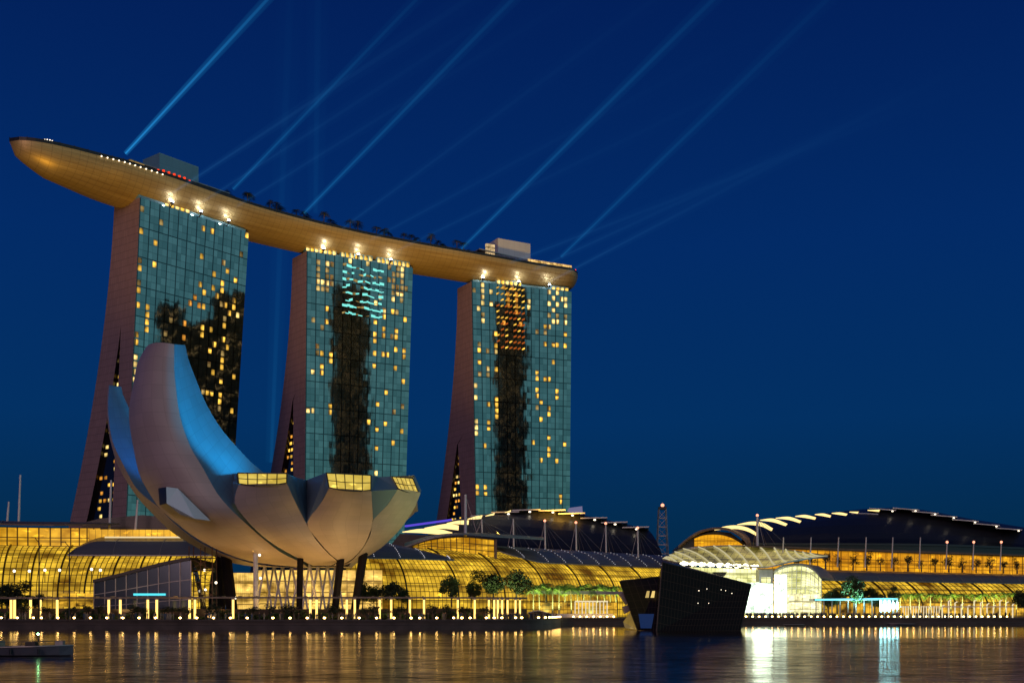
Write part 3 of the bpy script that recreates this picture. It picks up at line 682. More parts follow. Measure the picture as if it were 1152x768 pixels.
# dark towers of the business district, outside the frame; the facades mirror them
def city_mat():
    m = bpy.data.materials.new('office_tower_glass'); m.use_nodes = True; t = m.node_tree; b = t.nodes['Principled BSDF']
    tc = t.nodes.new('ShaderNodeTexCoord'); sp = t.nodes.new('ShaderNodeSeparateXYZ'); t.links.new(tc.outputs['Object'], sp.inputs[0])
    q = t.nodes.new('ShaderNodeCombineXYZ')
    xx = mth(t, 'ADD', sp.outputs[0], mth(t, 'MULTIPLY', sp.outputs[1], .77))
    t.links.new(mth(t, 'FLOOR', mth(t, 'DIVIDE', xx, 3.4)), q.inputs[0]); t.links.new(mth(t, 'FLOOR', mth(t, 'DIVIDE', sp.outputs[2], 4.0)), q.inputs[2])
    wn = t.nodes.new('ShaderNodeTexWhiteNoise'); t.links.new(q.outputs[0], wn.inputs['Vector'])
    on = mth(t, 'MULTIPLY', mth(t, 'GREATER_THAN', wn.outputs['Value'], .84), mth(t, 'LESS_THAN', mth(t, 'FRACT', mth(t, 'DIVIDE', sp.outputs[2], 4.0)), .45))
    b.inputs['Base Color'].default_value = (.012,.012,.014,1); b.inputs['Roughness'].default_value = .7; b.inputs['Specular IOR Level'].default_value = .1
    b.inputs['Emission Color'].default_value = (1.0,.5,.22,1); t.links.new(mth(t, 'MULTIPLY', on, .42), b.inputs['Emission Strength'])
    m.cycles.emission_sampling = 'NONE'
    return m
CM = city_mat()
def city_tower(c, w_, d_, h, rz, label):
    root = empty('office_tower', (c[0], c[1], 0), label, 'office tower')
    b = MB(); b.box((c[0],c[1],h/2), (w_,d_,h), 0, rz); b.build('shaft', CM, root)
    b = MB(); b.box((c[0],c[1],h+3), (w_*.7,d_*.7,6), 0, rz); b.build('roof_plant', CM, root)
CITY = []
def reflect_pos(T, px, dist):
    """where a tower must stand to be mirrored at column px of the facade"""
    root, fp, nrm, do = T
    a = fp(0,60); c = fp(1,60); pa = 576+F*a.x/a.y; pc_ = 576+F*c.x/c.y
    p = a.lerp(c, (px-pa)/(pc_-pa)); f = (c-a).normalized(); n = Vector((f.y,-f.x,0))
    d = Vector((p.x,p.y,0)).normalized(); r_ = d - 2*d.dot(n)*n
    return Vector((p.x,p.y,0)) + r_*dist, r_, p
def place_city(T, x0, x1, ytop, dist, label):
    a, ra, p = reflect_pos(T, x0, dist); b_, rb, q = reflect_pos(T, x1, dist)
    c = (a+b_)/2; r_ = (ra+rb).normalized(); wd = (a-b_).length
    D0 = p.length; h = H + (HOR-ytop)/F*p.y/D0*(D0+dist)
    city_tower((c.x,c.y), wd, 30, h, math.atan2(r_.y, r_.x) - math.pi/2, label)
place_city(T1, 176, 206, 346, 620, 'dark office tower across the bay mirrored lowest in the left hotel tower')
place_city(T1, 204, 240, 368, 660, 'stepped dark office tower mirrored in the middle of the left hotel tower')
place_city(T1, 236, 300, 332, 720, 'broad dark office tower mirrored at the right edge of the left hotel tower')
place_city(T2, 372, 414, 322, 1500, 'slim dark office tower mirrored down the centre of the middle hotel tower')
place_city(T3, 556, 588, 345, 1100, 'slim dark office tower mirrored down the left half of the right hotel tower')
place_city(T3, 566, 592, 320, 1180, 'tallest dark office tower mirrored behind the slim one in the right hotel tower')

# ------------------------------------------------------------------ sky park
cl = catmull([(-217,499,0),(-206,509,0),(-190,530,0),(-173,550,0),(-136,595,0),(-89,634.5,0),(-30,670,0),(7,691,0),(39,705,0)], 121)
Ltot = sum((cl[i+1]-cl[i]).length for i in range(120)); acc = [0]
for i in range(120): acc.append(acc[-1]+(cl[i+1]-cl[i]).length)
ZD = 207.0
spk = empty('sky_park', (-86,633,195), 'long golden boat-shaped roof deck lying across the three hotel towers', 'roof deck')
def frame(i):
    a = cl[max(0,i-1)]; c = cl[min(120,i+1)]; f = (c-a).normalized(); return f, Vector((f.y,-f.x,0))   # forward, front normal
def hw(s):
    a = 17.0*min(1, max(0, s/45.0))**.50; e = Ltot-s
    return min(a, 15 + 2*min(1, e/60), 15*min(1, max(0, e/9.0))**.5 if e < 9 else 99)
def hd(s):
    e = Ltot-s; return (10.6+3.4*math.exp(-((s-60)/42.0)**2))*min(1, max(0,s/16.0))**.40*(min(1, max(0,e/9.0))**.45 if e < 9 else 1)
G = []; m_ = 18
for i in range(121):
    f, n = frame(i); s = acc[i]; wd, dp = hw(s), hd(s); row = []
    for j in range(m_+1):
        a = math.pi*j/m_                           # 0 front rim .. pi back rim
        ca = math.cos(a)
        row.append(cl[i] + n*(wd*ca) + Vector((0,0, ZD - dp*math.sin(a)**1.15)))
    G.append(row)
b = MB(); b.grid(G, 0, (96, 18)); b.build('hull', M['hull'], spk, smooth=True, merge=True)
b = MB(); b.grid([[cl[i]+frame(i)[1]*hw(acc[i])*q+Vector((0,0,ZD-.3)) for q in (-.985,-.5,0,.5,.985)] for i in range(121)], 0); b.build('deck', M['deck'], spk)
# parapet: slim glass-and-steel rail on both rims
b = MB()
for sgn in (1,-1):
    for i in range(120):
        p = cl[i]+frame(i)[1]*hw(acc[i])*sgn*.97; q = cl[i+1]+frame(i+1)[1]*hw(acc[i+1])*sgn*.97
        z = Vector((0,0,ZD)); b.quad(p+z, q+z, q+z+Vector((0,0,1.5)), p+z+Vector((0,0,1.5)))
        if i % 2 == 0: b.bar(p+z, p+z+Vector((0,0,1.9)), .12)
b.build('parapet_rail', M['dark'], spk)
def dk(s, q, z=0.0):
    """deck point: s metres from the tip, q -1 back rim .. 1 front rim"""
    i = min(range(121), key=lambda k: abs(acc[k]-s)); f, n = frame(i)
    return cl[i]+n*hw(acc[i])*q+Vector((0,0,ZD+z)), math.atan2(f.y, f.x)
def s_of_px(px, q=.9):
    return min([k*Ltot/600 for k in range(601)], key=lambda s: abs(576+F*dk(s,q)[0].x/dk(s,q)[0].y-px))
def dblock(name, s0, s1, q0, q1, z0, z1, m, parent=None, mi=0):
    b = MB(); A = [dk(s0,q1)[0], dk(s1,q1)[0], dk(s1,q0)[0], dk(s0,q0)[0]]
    b.hexa([a+Vector((0,0,z0)) for a in A], [a+Vector((0,0,z1)) for a in A]); return b.build(name, m, parent or spk)
s = s_of_px
k1 = dblock('lift_block', s(170,0), s(217,0), -.45, .35, 0, 14.5, M['block'])
k2 = dblock('lift_block', s(556,0), s(594,0), -.45, .35, 0, 15.5, M['blockgrey'])
dblock('terrace_building', s(95), s(168), .05, .6, 0, 3.4, M['deck'])
dblock('terrace_building', s(560), s(640), -.2, .72, 0, 3.6, M['deck'])
dblock('lounge_roof', s(150), s(262), .35, .75, 3.6, 4.1, M['steel'])
dblock('lounge_roof', s(540), s(648), .1, .8, 4.2, 4.8, M['steel'])
dblock('lit_terrace', s(150), s(168), .62, .66, .6, 3.2, M['golds'])
dblock('lit_terrace', s(596), s(645), .66, .80, .8, 3.9, lit_glass('terrace_lit', (.25,.13,.02), (1.3,.8,.25), 1.0, 18, 2, .4))
dblock('lit_terrace', s(552), s(562), .62, .70, .6, 9.0, lit_glass('terrace_lit_side', (.25,.16,.06), (1.0,.7,.35), .9, 4, 5, .5))
b = MB()
for i, px in enumerate([182+3.3*k for k in range(11)]):
    b.mark(); p, _ = dk(s(px), .80); b.box((p.x,p.y,ZD+2.2+.6*(i%2)), (1.0,.6,1.6), 0)
b.each('red_bar_light', M['redlamp'], spk)
b = MB()
for px in [566+4*k for k in range(8)]:
    b.mark(); p, _ = dk(s(px), .80); b.box((p.x,p.y,ZD+1.8), (1.0,.6,1.0), 0)
b.each('blue_deck_light', M['bluel'], spk)
for k in range(14):
    p, _ = dk(s(112+5.6*k, 1), 1.0, -.2); b = MB(); b.ball(p+Vector((.25,-.25,0)), .33, 8, 5); b.build('rim_light', M['rimw'], spk)
for k, (px, q, z) in enumerate(((88,.2,2),(96,.3,2.4),(72,.4,1.6),(112,.2,3),(235,.8,1.2),(560,.8,2))):
    p, _ = dk(s(px), q, z); b = MB(); b.ball(p, .38, 8, 5); b.build('deck_light', M['rimw'], spk)
p, _ = dk(3, 0, 1.0); b = MB(); b.ball(p, .5, 8, 5); b.build('beacon', M['red'], spk)
p, _ = dk(Ltot-4, .6, 3.6); b = MB(); b.ball(p, .5, 8, 5); b.build('beacon', M['red'], spk)
# ring of lights on a pole near the tip
p, _ = dk(s(52,0), .0, 0); pole = MB(); pole.bar(p, p+Vector((0,0,4.2)), .15)
for k in range(14):
    a = 2*math.pi*k/14; q = 2*math.pi*(k+1)/14
    pole.bar(p+Vector((2.4*math.cos(a),2.4*math.sin(a),4.2)), p+Vector((2.4*math.cos(q),2.4*math.sin(q),4.2)), .12)
    if k % 7 == 0: pole.bar(p+Vector((0,0,4.2)), p+Vector((2.4*math.cos(a),2.4*math.sin(a),4.2)), .1)
mast = pole.build('light_ring', M['dark'], spk)
b = MB()
for k in range(14):
    a = 2*math.pi*k/14; b.mark(); b.ball(p+Vector((2.4*math.cos(a),2.4*math.sin(a),4.4)), .30, 6, 4)
b.each('ring_lamp', M['rimw'], mast)
# unseen gold floodlights, placed over the podium roofs to wash the hull evenly
for (px, Y, tpx, tq, e) in ((95,392,70,.5,1.0),(215,400,150,.5,.8),(330,405,300,.5,1.0),(440,415,410,.5,1.0),(560,425,500,.5,1.1),(640,430,610,.5,1.0)):
    c, _ = dk(s(tpx), tq, -6)
    light('unseen_hull_floodlight', 'SPOT', S(px, 608, Y), 640000*e, (1.0,.53,.06), c, spot_size=R(44), spot_blend=1.0, shadow_soft_size=2)

# ------------------------------------------------------------------ laser beams
def beam_mat(name, col, k, L, fade, wr):
    m = bpy.data.materials.new(name); m.use_nodes = True; t = m.node_tree; t.nodes.clear()
    tc = t.nodes.new('ShaderNodeTexCoord'); sp = t.nodes.new('ShaderNodeSeparateXYZ'); t.links.new(tc.outputs['Object'], sp.inputs[0])
    f = mth(t, 'EXPONENT', mth(t, 'MULTIPLY', sp.outputs[2], -fade/L))
    tt = mth(t, 'DIVIDE', sp.outputs[2], L); rem = mth(t, 'MAXIMUM', mth(t, 'SUBTRACT', 1.0, tt), 0.0)
    f = mth(t, 'DIVIDE', mth(t, 'MULTIPLY', f, rem), mth(t, 'ADD', mth(t, 'MULTIPLY', tt, wr-1), 1.0))
    f2 = mth(t, 'MULTIPLY', f, k)
    e = t.nodes.new('ShaderNodeEmission'); e.inputs[0].default_value = (*col, 1); t.links.new(f2, e.inputs[1])
    o = t.nodes.new('ShaderNodeOutputMaterial'); t.links.new(e.outputs[0], o.inputs['Volume'])
    m.cycles.homogeneous_volume = False
    return m
def beam(a, b_, r0, r1, col, k, fade, label, halo=True):
    a = Vector(a); b_ = Vector(b_); b_ = a + (b_-a)*1.7; L = (b_-a).length
    root = bpy.data.objects.new('laser_beam', None); COL.objects.link(root); root.location = a
    root.rotation_euler = (b_-a).to_track_quat('Z', 'Y').to_euler(); tag(root, label, 'laser beam', 'laser beams over the hotel towers')
    for nm, q, kk in (('beam_core', 1.1, .75), ('beam_glow', 3.6, .40)):
        if nm == 'beam_glow' and not halo: continue
        mb = MB(); mb.bar((0,0,0), (0,0,L), r0*q, r1*q, 14)
        o = mb.build(nm, beam_mat(nm, col, k*kk/(r0*q), L, fade, r1/r0)); o.parent = root
BC = (.03,.42,.95)
for i, (x0,y0,Y0,x1,y1,Y1,r0,r1,k,fd,lb) in enumerate((
    (141,173,532, 306,-6,520, .50,1.3,.62,1.1,'brightest blue laser beam, rising from the left end of the roof deck to the top edge'),
    (262,213,566, 468,0,548, .50,1.6,.34,1.6,'blue laser beam rising from the deck above the right edge of the left tower'),
    (342,240,594, 580,-4,575, .55,2.0,.38,1.5,'blue laser beam rising from the deck over the left edge of the middle tower'),
    (519,280,652, 806,-4,630, .55,2.6,.36,1.5,'long blue laser beam rising from the deck just left of the right tower'),
    (631,289,678, 930,0,650, .60,3.2,.24,2.3,'blue laser beam rising from the right end of the roof deck'),
    (188,221,541, 480,30,520, .40,2.6,.17,1.8,'faint beam from the left searchlight of the left tower'),
    (222,231,557, 500,52,535, .40,2.4,.11,2.0,'faint beam from the middle searchlight of the left tower'),
    (254,240,572, 545,60,550, .40,2.6,.10,2.2,'faint beam from the right searchlight of the left tower'),
    (362,274,615, 680,40,590, .45,2.8,.10,2.2,'faint beam from the left searchlight of the middle tower'),
    (400,279,625, 700,118,600, .45,2.8,.09,2.4,'faint beam from the middle searchlight of the middle tower'),
    (436,287,635, 760,130,610, .45,2.8,.09,2.4,'faint beam from the right searchlight of the middle tower'),
    (547,306,670, 900,170,645, .50,3.2,.11,2.2,'faint beam from the left searchlight of the right tower'),
    (582,312,678, 900,165,655, .50,3.2,.12,2.8,'faint beam from the middle searchlight of the right tower'),
    (616,318,684, 960,138,665, .50,3.6,.15,3.4,'pale beam from the right searchlight of the right tower, flattest of all'),
    (355,240,640, 358,-20,640, 2.0,3.4,.05,.8,'faint upright beam above the left edge of the middle tower'),
    (305,520,700, 322,100,700, 1.6,4.0,.12,1.8,'upright blue beam behind, in the gap between the left and middle towers'))):
    beam(S(x0,y0,Y0), S(x1,y1,Y1), r0*.62, r1*.72, BC if i < 5 or i > 13 else (.06,.34,.75), k*(.40 if i == 0 else .20 if i < 5 else .22), fd, lb)

# ------------------------------------------------------------------ lotus museum
mus = empty('lotus_museum', (PX(340,290).x, 290, GZ), 'pale lotus-shaped museum with one tall curved petal and lit skylights, on dark leaning columns', 'museum')
def petal_mesh(L, Rr, extra, bulge, n=40, m=12):
    """L, Rr: edges of the outer skin tip->base; extra: third (inner) edge"""
    b = MB(); b.grid(loft(L, Rr, n, m, bulge), 0)
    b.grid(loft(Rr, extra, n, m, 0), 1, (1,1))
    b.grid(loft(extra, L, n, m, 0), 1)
    A, B, C = (catmull(e, n)[0] for e in (L, Rr, extra))
    b.face([A, C, B], 0)
    return b
AL = SE([(163,393,279),(155,407,278),(151,426,277),(147.5,444,276),(145,460,275),(146,480,273),(150,503,272),(156,531,270),(164,548,270),(179,571,270),(196,586,271),(219.5,604,273),(247,619,277),(274,629,282),(300,634,287),(330,637,291)])
AR = SE([(196,387,267),(196,402,266),(196,416,265),(198.5,442,263),(202,466,261),(208.5,488,260),(216,506,259),(227,524,258),(238,544,258),(246,557,258),(260,573,259),(276,588,263),(294,604,269),(316,621,276),(338,632,285),(345,637,291)])
AI = SE([(208.5,388,284),(212,404,284),(219.5,424,284),(229,447.5,284),(239.5,467.6,284),(250.5,484,284),(265,501,284),(283,520,285),(296,531,286),(310,548,287),(320,562,288),(330,585,289),(340,615,291),(345,634,292)])
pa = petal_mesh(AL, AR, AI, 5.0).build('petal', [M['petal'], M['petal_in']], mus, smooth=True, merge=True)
tag(pa, 'tallest petal, mauve outside and lit blue inside')
BO = SE([(122,434,312),(121,450,312),(121,470,311),(123.5,492,310),(126,503,309),(132,522,307),(143,542,305),(157,562,303),(172,578,301),(192,597,299),(212,610,297),(238,624.5,296),(262,633,295),(290,637,294),(330,638,293)])
BL = SE([(123,433,304),(121.6,450,303),(122,468,302),(125,490,300),(129.5,504,299),(141,527,297),(152,547,295),(165,560,293),(177,569,291),(196,588,289),(219,606,288),(247,621,288),(274,630.5,289),(300,636,290),(330,638,292)])
BI = SE([(136.5,435,318),(138,443,318),(144,456,318),(152,475,317),(164,500,316),(180,530,314),(196,556,311),(215,580,308),(245,604,304),(275,622,300),(330,634,295)])
pb = petal_mesh(BO, BL, BI, 1.0).build('petal', [M['petal'], M['petal_in']], mus, smooth=True, merge=True)
tag(pb, 'shorter rear petal lit blue inside')
CL = SE([(268.4,545,257.2),(264.6,556,258.2),(264.2,567,259.4),(271,577,260.6),(286.5,594.5,264.3),(306.5,611,270),(336,628,281),(352,636,291)])
CR = SE([(323,544,257.2),(330,560,261),(338,576,265.5),(344.3,588,268),(355,606,272.5),(369,622,278),(379,631,284),(372,636,291)])
DL = SE([(370,549,258.5),(362,564,263),(345.7,588,268),(356.6,606,272.5),(370.6,622,278),(380.5,631,284),(374,636,291)])
DR = SE([(417.7,552,262),(418.7,568,266),(419.2,584,271.5),(415.7,600,275.5),(407.7,616,281),(394,630,287),(380,636,291)])
EL = SE([(447.6,550,272),(435.7,568,272.5),(420.2,584,272),(416.8,600,276),(408.9,616,281.5),(395,630.5,287.5),(382,636,291)])
ER = SE([(473.5,553.5,290),(467.6,568,291),(455.6,588,292),(441.7,604,293),(425.7,618,293.5),(405.7,629.5,293.5),(388,636,293)])
for (L_, R_, bl, lb) in ((CL, CR, 2.2, None), (DL, DR, 2.4, None), (EL, ER, 2.0, None)):
    b = MB(); b.grid(loft(L_, R_, 28, 10, bl), 0); b.build('petal', M['petal'], mus, smooth=True, merge=True)
# side facets between the short petals, tops, and the hidden rear half of the bowl
def q3(b, pts, mi=0): b.face(SE(pts), mi)
b = MB()
b.mark(); q3(b, [(266.6,532,258),(268.4,545,257.2),(264.6,556,258.2),(264.2,567,259.4),(250,557,272),(252,540,284),(257,533,290)])
b.mark(); q3(b, [(323.5,532.4,258),(334,537,268),(345,539.6,280),(345,588,268),(338,576,265.5),(330,560,261),(323,544,257.2)])
b.mark(); q3(b, [(345,539.6,280),(366.8,531.5,259.5),(370,549,258.5),(362,564,263),(345,588,268)])
b.mark(); q3(b, [(418,534.4,263),(426,536.5,272),(439.7,535.6,273.3),(447.6,550,272),(435.7,568,272.5),(419.7,584.5,271.8),(418.7,568,266),(417.7,552,262)])
b.mark(); q3(b, [(464.6,538,291),(466.6,534.4,292),(474,552,291),(471,555,290)], 0)
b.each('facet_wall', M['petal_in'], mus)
b = MB()
top = SE([(266.6,532,258),(323.5,532.4,258),(334,537,268),(345,539.6,280),(366.8,531.5,259.5),(418,534.4,263),(426,536.5,272),(439.7,535.6,273.3),(466.6,534.4,292)])
back = [Vector((p.x*1.0-2, max(p.y+35, 318), p.z-6)) for p in top]
for i in range(len(top)-1): b.quad(top[i], top[i+1], back[i+1], back[i], 0)
b.build('bowl_roof', M['petal'], mus)
b = MB(); rim = [S(250,560,300)] + [Vector((p.x*1.02, p.y, p.z)) for p in back] + [top[-1]]
keel = S(360,637,292)
b.grid(loft(rim, [keel + Vector((.3*(p.x-keel.x), .3*(p.y-keel.y), 0)) for p in rim], 24, 4, 0), 0)
b.grid(loft([keel + Vector((.31*(p.x-keel.x), .31*(p.y-keel.y), 0)) for p in rim], [keel]*2, 24, 2, 0), 0)
b.build('bowl_back', M['petal'], mus)
# skylights
def skylight(pts, nx, ny):
    A, B, C, D = SE(pts)     # TL TR BR BL
    b = MB(); P = lambda u, v: (D.lerp(C,u)).lerp(A.lerp(B,u), v)
    g = []
    for i in range(nx+1):
        row = []
        for j in range(3):
            u = i/nx; v = j/2; p = P(u, v) + Vector((0, -.9*4*u*(1-u)*(1-v), -.6*4*u*(1-u)*(1-v))); row.append(p)
        g.append(row)
    b.grid(g, 0, (1,1)); o = b.build('skylight', M['skylight'], mus)
    b = MB(); f = Vector((0,-.35,.1))
    for i in range(nx+1):
        for j in range(2): b.bar(g[i][j]+f, g[i][j+1]+f, .16 if i in (0,nx) else .09, n=4)
    for j in range(3):
        for i in range(nx): b.bar(g[i][j]+f, g[i+1][j]+f, .16 if j != 1 else .09, n=4)
    b.build('frame', M['dark'], o)
skylight([(267.4,532.6,258),(323,533,258),(322.8,543.6,257.2),(268.8,544.4,257.2)], 5, 2)
skylight([(367.4,532.4,259.5),(417.5,535,263),(417.4,551.6,262),(370.4,548.6,258.5)], 5, 2)
skylight([(441,536.4,273),(464.4,538.4,291),(470.8,553.8,290),(447.8,549.6,272)], 5, 2)
# scoop window on the tall petal
b = MB()
q3(b, [(178,549,259),(187,547.5,253),(187.5,566,252),(179.5,568,258)], 1)
q3(b, [(187,547.5,253),(200,549,255),(237,585.5,258.5),(219,583,254),(203,578.5,252.5),(187.5,566,252)], 0)
q3(b, [(178,549,259),(187,547.5,253),(200,549,255),(190,545.5,265)], 2)
q3(b, [(179.5,568,258),(187.5,566,252),(203,578.5,252.5),(219,583,254),(237,585.5,258.5),(222,588,264),(196,582,266)], 2)
q3(b, [(200,549,255),(237,585.5,258.5),(230,580,266),(196,546,266)], 2)
b.build('scoop_window', [mat('scoop_white', (.85,.85,.88), .4), M['dark'], M['petal']], mus)
# supports
LEGM = mat('column_black_paint', (.012,.009,.008), .8, spec=.2)
def leg(x0,y0,Y0,x1,y1,Y1,r0,r1):
    b = MB(); b.bar(S(x0,y0,Y0), S(x1,y1,Y1), r0, r1, 8); b.build('column', LEGM, mus)
leg(254,626,292, 262,694,284, 1.4,1.4); leg(245,622,294,251,694,286,.7,.7)
leg(338,622,281, 336.5,693,279, .78,.74); leg(384,622,284, 376,693,279, .95,.85); leg(409,622,288, 398,693,283, 1.1,1.0)
b = MB()
for k in range(9):      # white diagrid at the heart of the bowl
    x = 298+10*k; Yk = 294 + 4*math.sin(k)
    b.mark(); b.bar(S(x,634,Yk), S(x+(11 if k % 2 else -11),692,Yk), .32); b.bar(S(x,634,Yk+3), S(x+(-9 if k % 2 else 9),692,Yk+3), .28)
b.each('diagrid_strut', M['white'], mus)
b = MB(); b.bar(S(287.5,612,275), S(288,693,275), .55, .65, 10); b.box(S(283,618,274.4), (4.0,1.4,.5)); b.build('service_mast', M['white'], mus)
b = MB(); b.prism([(276,611,),(285,611),(285,620),(280,617)], 273, .5); b.build('floodlight_hood', M['golds'], mus)
b = MB(); b.mark(); b.quad(S(290,692,305), S(430,692,305), S(430,641,305), S(290,641,305)); 
b.mark(); b.quad(S(262,692,300), S(292,692,300), S(292,644,300), S(262,644,300)); b.each('lobby_glass', lit_glass('lobby_lit', (.22,.11,.008), (1.5,.92,.20), 1.0, 14, 4, .3), mus)
# lit lobby lamps
for (x, y, Yk) in ((230,641,284),(231,663,284),(292,624,272),(293,650,272),(265,672,280),(243,655,280)):
    b = MB(); b.ball(S(x,y,Yk), .32, 8, 5); b.build('lobby_lamp', M['rimw'], mus)
# warm uplights in the ground below the bowl, blue floods inside it
for (x, Yk, z, e, tx, ty, tY) in ((205,268,4,.8,190,575,272),(250,272,4,.8,245,600,272),(295,274,4,.9,300,610,270),(345,272,4,.9,345,610,274),(395,276,4,.8,395,610,276),(300,286,4,.8,290,628,286),(350,286,4,.7,360,632,288)):
    light('museum_uplight', 'SPOT', PX(x,Yk,z), 3900*e, (1.0,.54,.12), S(tx,ty,tY), spot_size=R(120), spot_blend=1, shadow_soft_size=2)
bl1 = light('museum_blue_flood', 'SPOT', S(375,518,258), 125000, (.006,.32,.62), S(222,470,276), spot_size=R(60), spot_blend=.8, shadow_soft_size=1.5)
bl2 = light('museum_blue_flood', 'SPOT', S(205,520,300), 11000, (.002,.15,.55), S(140,490,306), spot_size=R(110), spot_blend=1, shadow_soft_size=1.5)

# ------------------------------------------------------------------ malls: swept glass vaults
def path_pts(pts, n):
    return [Vector((p.x,p.y,0)) for p in catmull([PX(x,Y) for x, Y in pts], n)]
def sweep(path, prof):
    G = []
    for i, p in enumerate(path):
        a = path[max(0,i-1)]; c = path[min(len(path)-1,i+1)]; f = (c-a).normalized(); nb = Vector((-f.y, f.x, 0))
        G.append([p + nb*o + Vector((0,0,z)) for o, z in prof])
    return G
def bars(G, ri, rj, si=1, sj=1, m=None, name='mullion', parent=None, off=.12):
    b = MB(); o = Vector((0,-off,off*.6))
    for i in range(0, len(G), si):
        for j in range(len(G[0])-1): b.bar(G[i][j]+o, G[i][j+1]+o, ri, n=4, cap=False)
    for j in range(0, len(G[0]), sj):
        for i in range(len(G)-1): b.bar(G[i][j]+o, G[i+1][j]+o, rj, n=4, cap=False)
    return b.build(name, m or M['mull'], parent)
def profile(sc, n=13):
    return [(p.x, p.z) for p in catmull([(0,0,GZ),(0,0,8*sc),(1,0,12*sc),(3.5,0,16*sc),(7.5,0,19.5*sc),(13,0,22.5*sc),(18,0,24*sc)], n)]
def ribs(G, step, r, m, parent, name='rib', off=.35):
    b = MB(); o = Vector((0,-off,off))
    for i in range(0, len(G), step):
        b.mark()
        for j in range(len(G[0])-1): b.bar(G[i][j]+o, G[i][j+1]+o, r, n=5, cap=False)
    b.each(name, m, parent)

def canopy(path, prof, t, parent, name='canopy', taper=(0,0), seams=6, mt=None, dots=False):
    G = sweep(path, prof); n = len(G)
    for i in range(n):
        u = i/(n-1); k = 1.0
        if taper[0] and u < taper[0]: k = (u/taper[0])**.6
        if taper[1] and u > 1-taper[1]: k = ((1-u)/taper[1])**.6
        back = G[i][-1]; front = G[i][0]
        side = taper[2] if len(taper) > 2 else 0
        G[i] = [front.lerp(p, max(.02,k)) if side else back.lerp(p, max(.02,k)) for p in G[i]]
    b = MB(); b.slab(G, t); o = b.build(name, mt or M['canopy'], parent)
    b = MB()
    for i in range(seams, n-1, seams):
        b.mark()
        for j in range(len(G[0])-1): b.bar(G[i][j]+Vector((0,0,t+.05)), G[i][j+1]+Vector((0,0,t+.05)), .14, n=4)
    if b.v: b.each('seam', M['steel'], o)
    if dots:
        b = MB()
        for i in range(seams, n-1, seams):
            for j in range(len(G[0])-1):
                for q in (.1,.4,.7): b.ball(G[i][j].lerp(G[i][j+1],q)+Vector((0,0,t+.25)), .13, 5, 3)
        tag(b.build('dot_lamp', emit('canopy_dot_lamp', (.9,.9,1.0), .8), o), kind='stuff')
    b = MB()
    return o, G

# left mall
ml = empty('shopping_mall', (PX(80,340).x, 340, GZ), 'left shopping mall with ribbed golden glass vault below the left tower', 'shopping mall')
pth = path_pts([(-130,322),(-40,330),(60,336),(150,337),(235,337)], 60)
pf = profile(1.0); G = sweep(pth, pf); b = MB(); b.grid(G, 0, (59,12)); b.build('glass_vault', M['mall'], ml)
bars(G, .08, .065, 1, 1, parent=ml); ribs(G, 5, .27, M['mull'], ml)
G2 = sweep(path_pts([(-130,322),(-40,330),(30,335),(92,336)], 24), [(18,24),(18,26.5),(18,29.6)]); b = MB(); b.grid(G2, 0, (23,2)); b.build('clerestory', M['clere'], ml)
bars(G2, .16, .12, 1, 1, parent=ml)
canopy(path_pts([(-130,322),(-40,330),(30,335),(100,336)], 24), [(14,30.0),(20,31.2),(30,31.6)], .5, ml, 'upper_roof', (0,.25), 6, M['brownroof'])
canopy(path_pts([(68,336),(110,336.5),(150,337),(235,337)], 30), [(6.0,20.6),(7.5,22.6),(10,24.8),(14,26.3),(22,27)], .4, ml, 'canopy', (.16,0,1), 9)
b = MB(); b.bar(S(118,604,348), S(206,604,348), .3, n=4); b.build('light_strip', emit('roof_edge_light', (1,.8,.45), .9), ml)
G3 = sweep(path_pts([(100,350),(150,351),(205,352)], 16), [(0,25),(0,29)]); b = MB(); b.grid(G3, 0, (15,1)); b.build('clerestory', M['clere'], ml)
b = MB(); b.prism([(92,588),(112,583),(160,579),(205,583),(240,604),(240,612),(92,604)], 372, 30); b.build('rear_roof', M['roofdark'], ml)
b = MB(); b.prism([(66,667),(108,667),(108,682),(66,682)], 318, .5); b.build('shopfront', M['shop'], ml)
# lamps on brackets in front of the vault
for px, py in ((16,642),(33,642),(50.5,641),(67,641),(103,640),(113,641)):
    b = MB(); b.ball(S(px,py,330), .42, 8, 5); o = b.build('bracket_lamp', M['rimw'], ml)
    b = MB(); b.bar(S(px,py+1,330), S(px,py+14,330), .12); b.build('bracket', M['dark'], o)

# middle mall
mm = empty('shopping_mall', (PX(560,365).x, 365, GZ), 'middle shopping mall, grid of golden glass under slate canopies, behind the palms', 'shopping mall')
pth = path_pts([(392,337),(470,345),(600,372),(745,420),(800,440)], 110)
G = sweep(pth, profile(1.0, 13)); b = MB(); b.grid(G, 0, (109,12)); b.build('glass_vault', M['mall'], mm)
bars(G, .085, .07, 1, 1, parent=mm); ribs(G, 12, .27, M['mull'], mm)
canopy(path_pts([(392,337),(430,340),(470,345),(524,355)], 26), [(6.5,19.9),(8.5,21.8),(12,23.9),(17,25.4)], .4, mm, 'canopy', (0,.62,1), 6, dots=True)
canopy(path_pts([(590,370),(640,384),(690,401),(746,421),(800,440)], 46), [(6.8,20.2),(9,22.0),(13,24.2),(18,25.6)], .4, mm, 'canopy', (.14,0), 4, dots=True)
b = MB(); b.grid(loft(SE([(464,614,372),(486,607,372),(520,604,373),(556,607,376)]), SE([(464,616,372),(486,618,372),(520,623,373),(556,627,376)]), 18, 4), 0, (17,3)); b.build('clerestory', M['clere'], mm)
bb = loft(SE([(464,614,371.6),(486,607,371.6),(520,604,372.6),(556,607,375.6)]), SE([(464,616,371.6),(486,618,371.6),(520,623,372.6),(556,627,375.6)]), 14, 4); bars(bb, .16, .10, 1, 1, parent=mm)
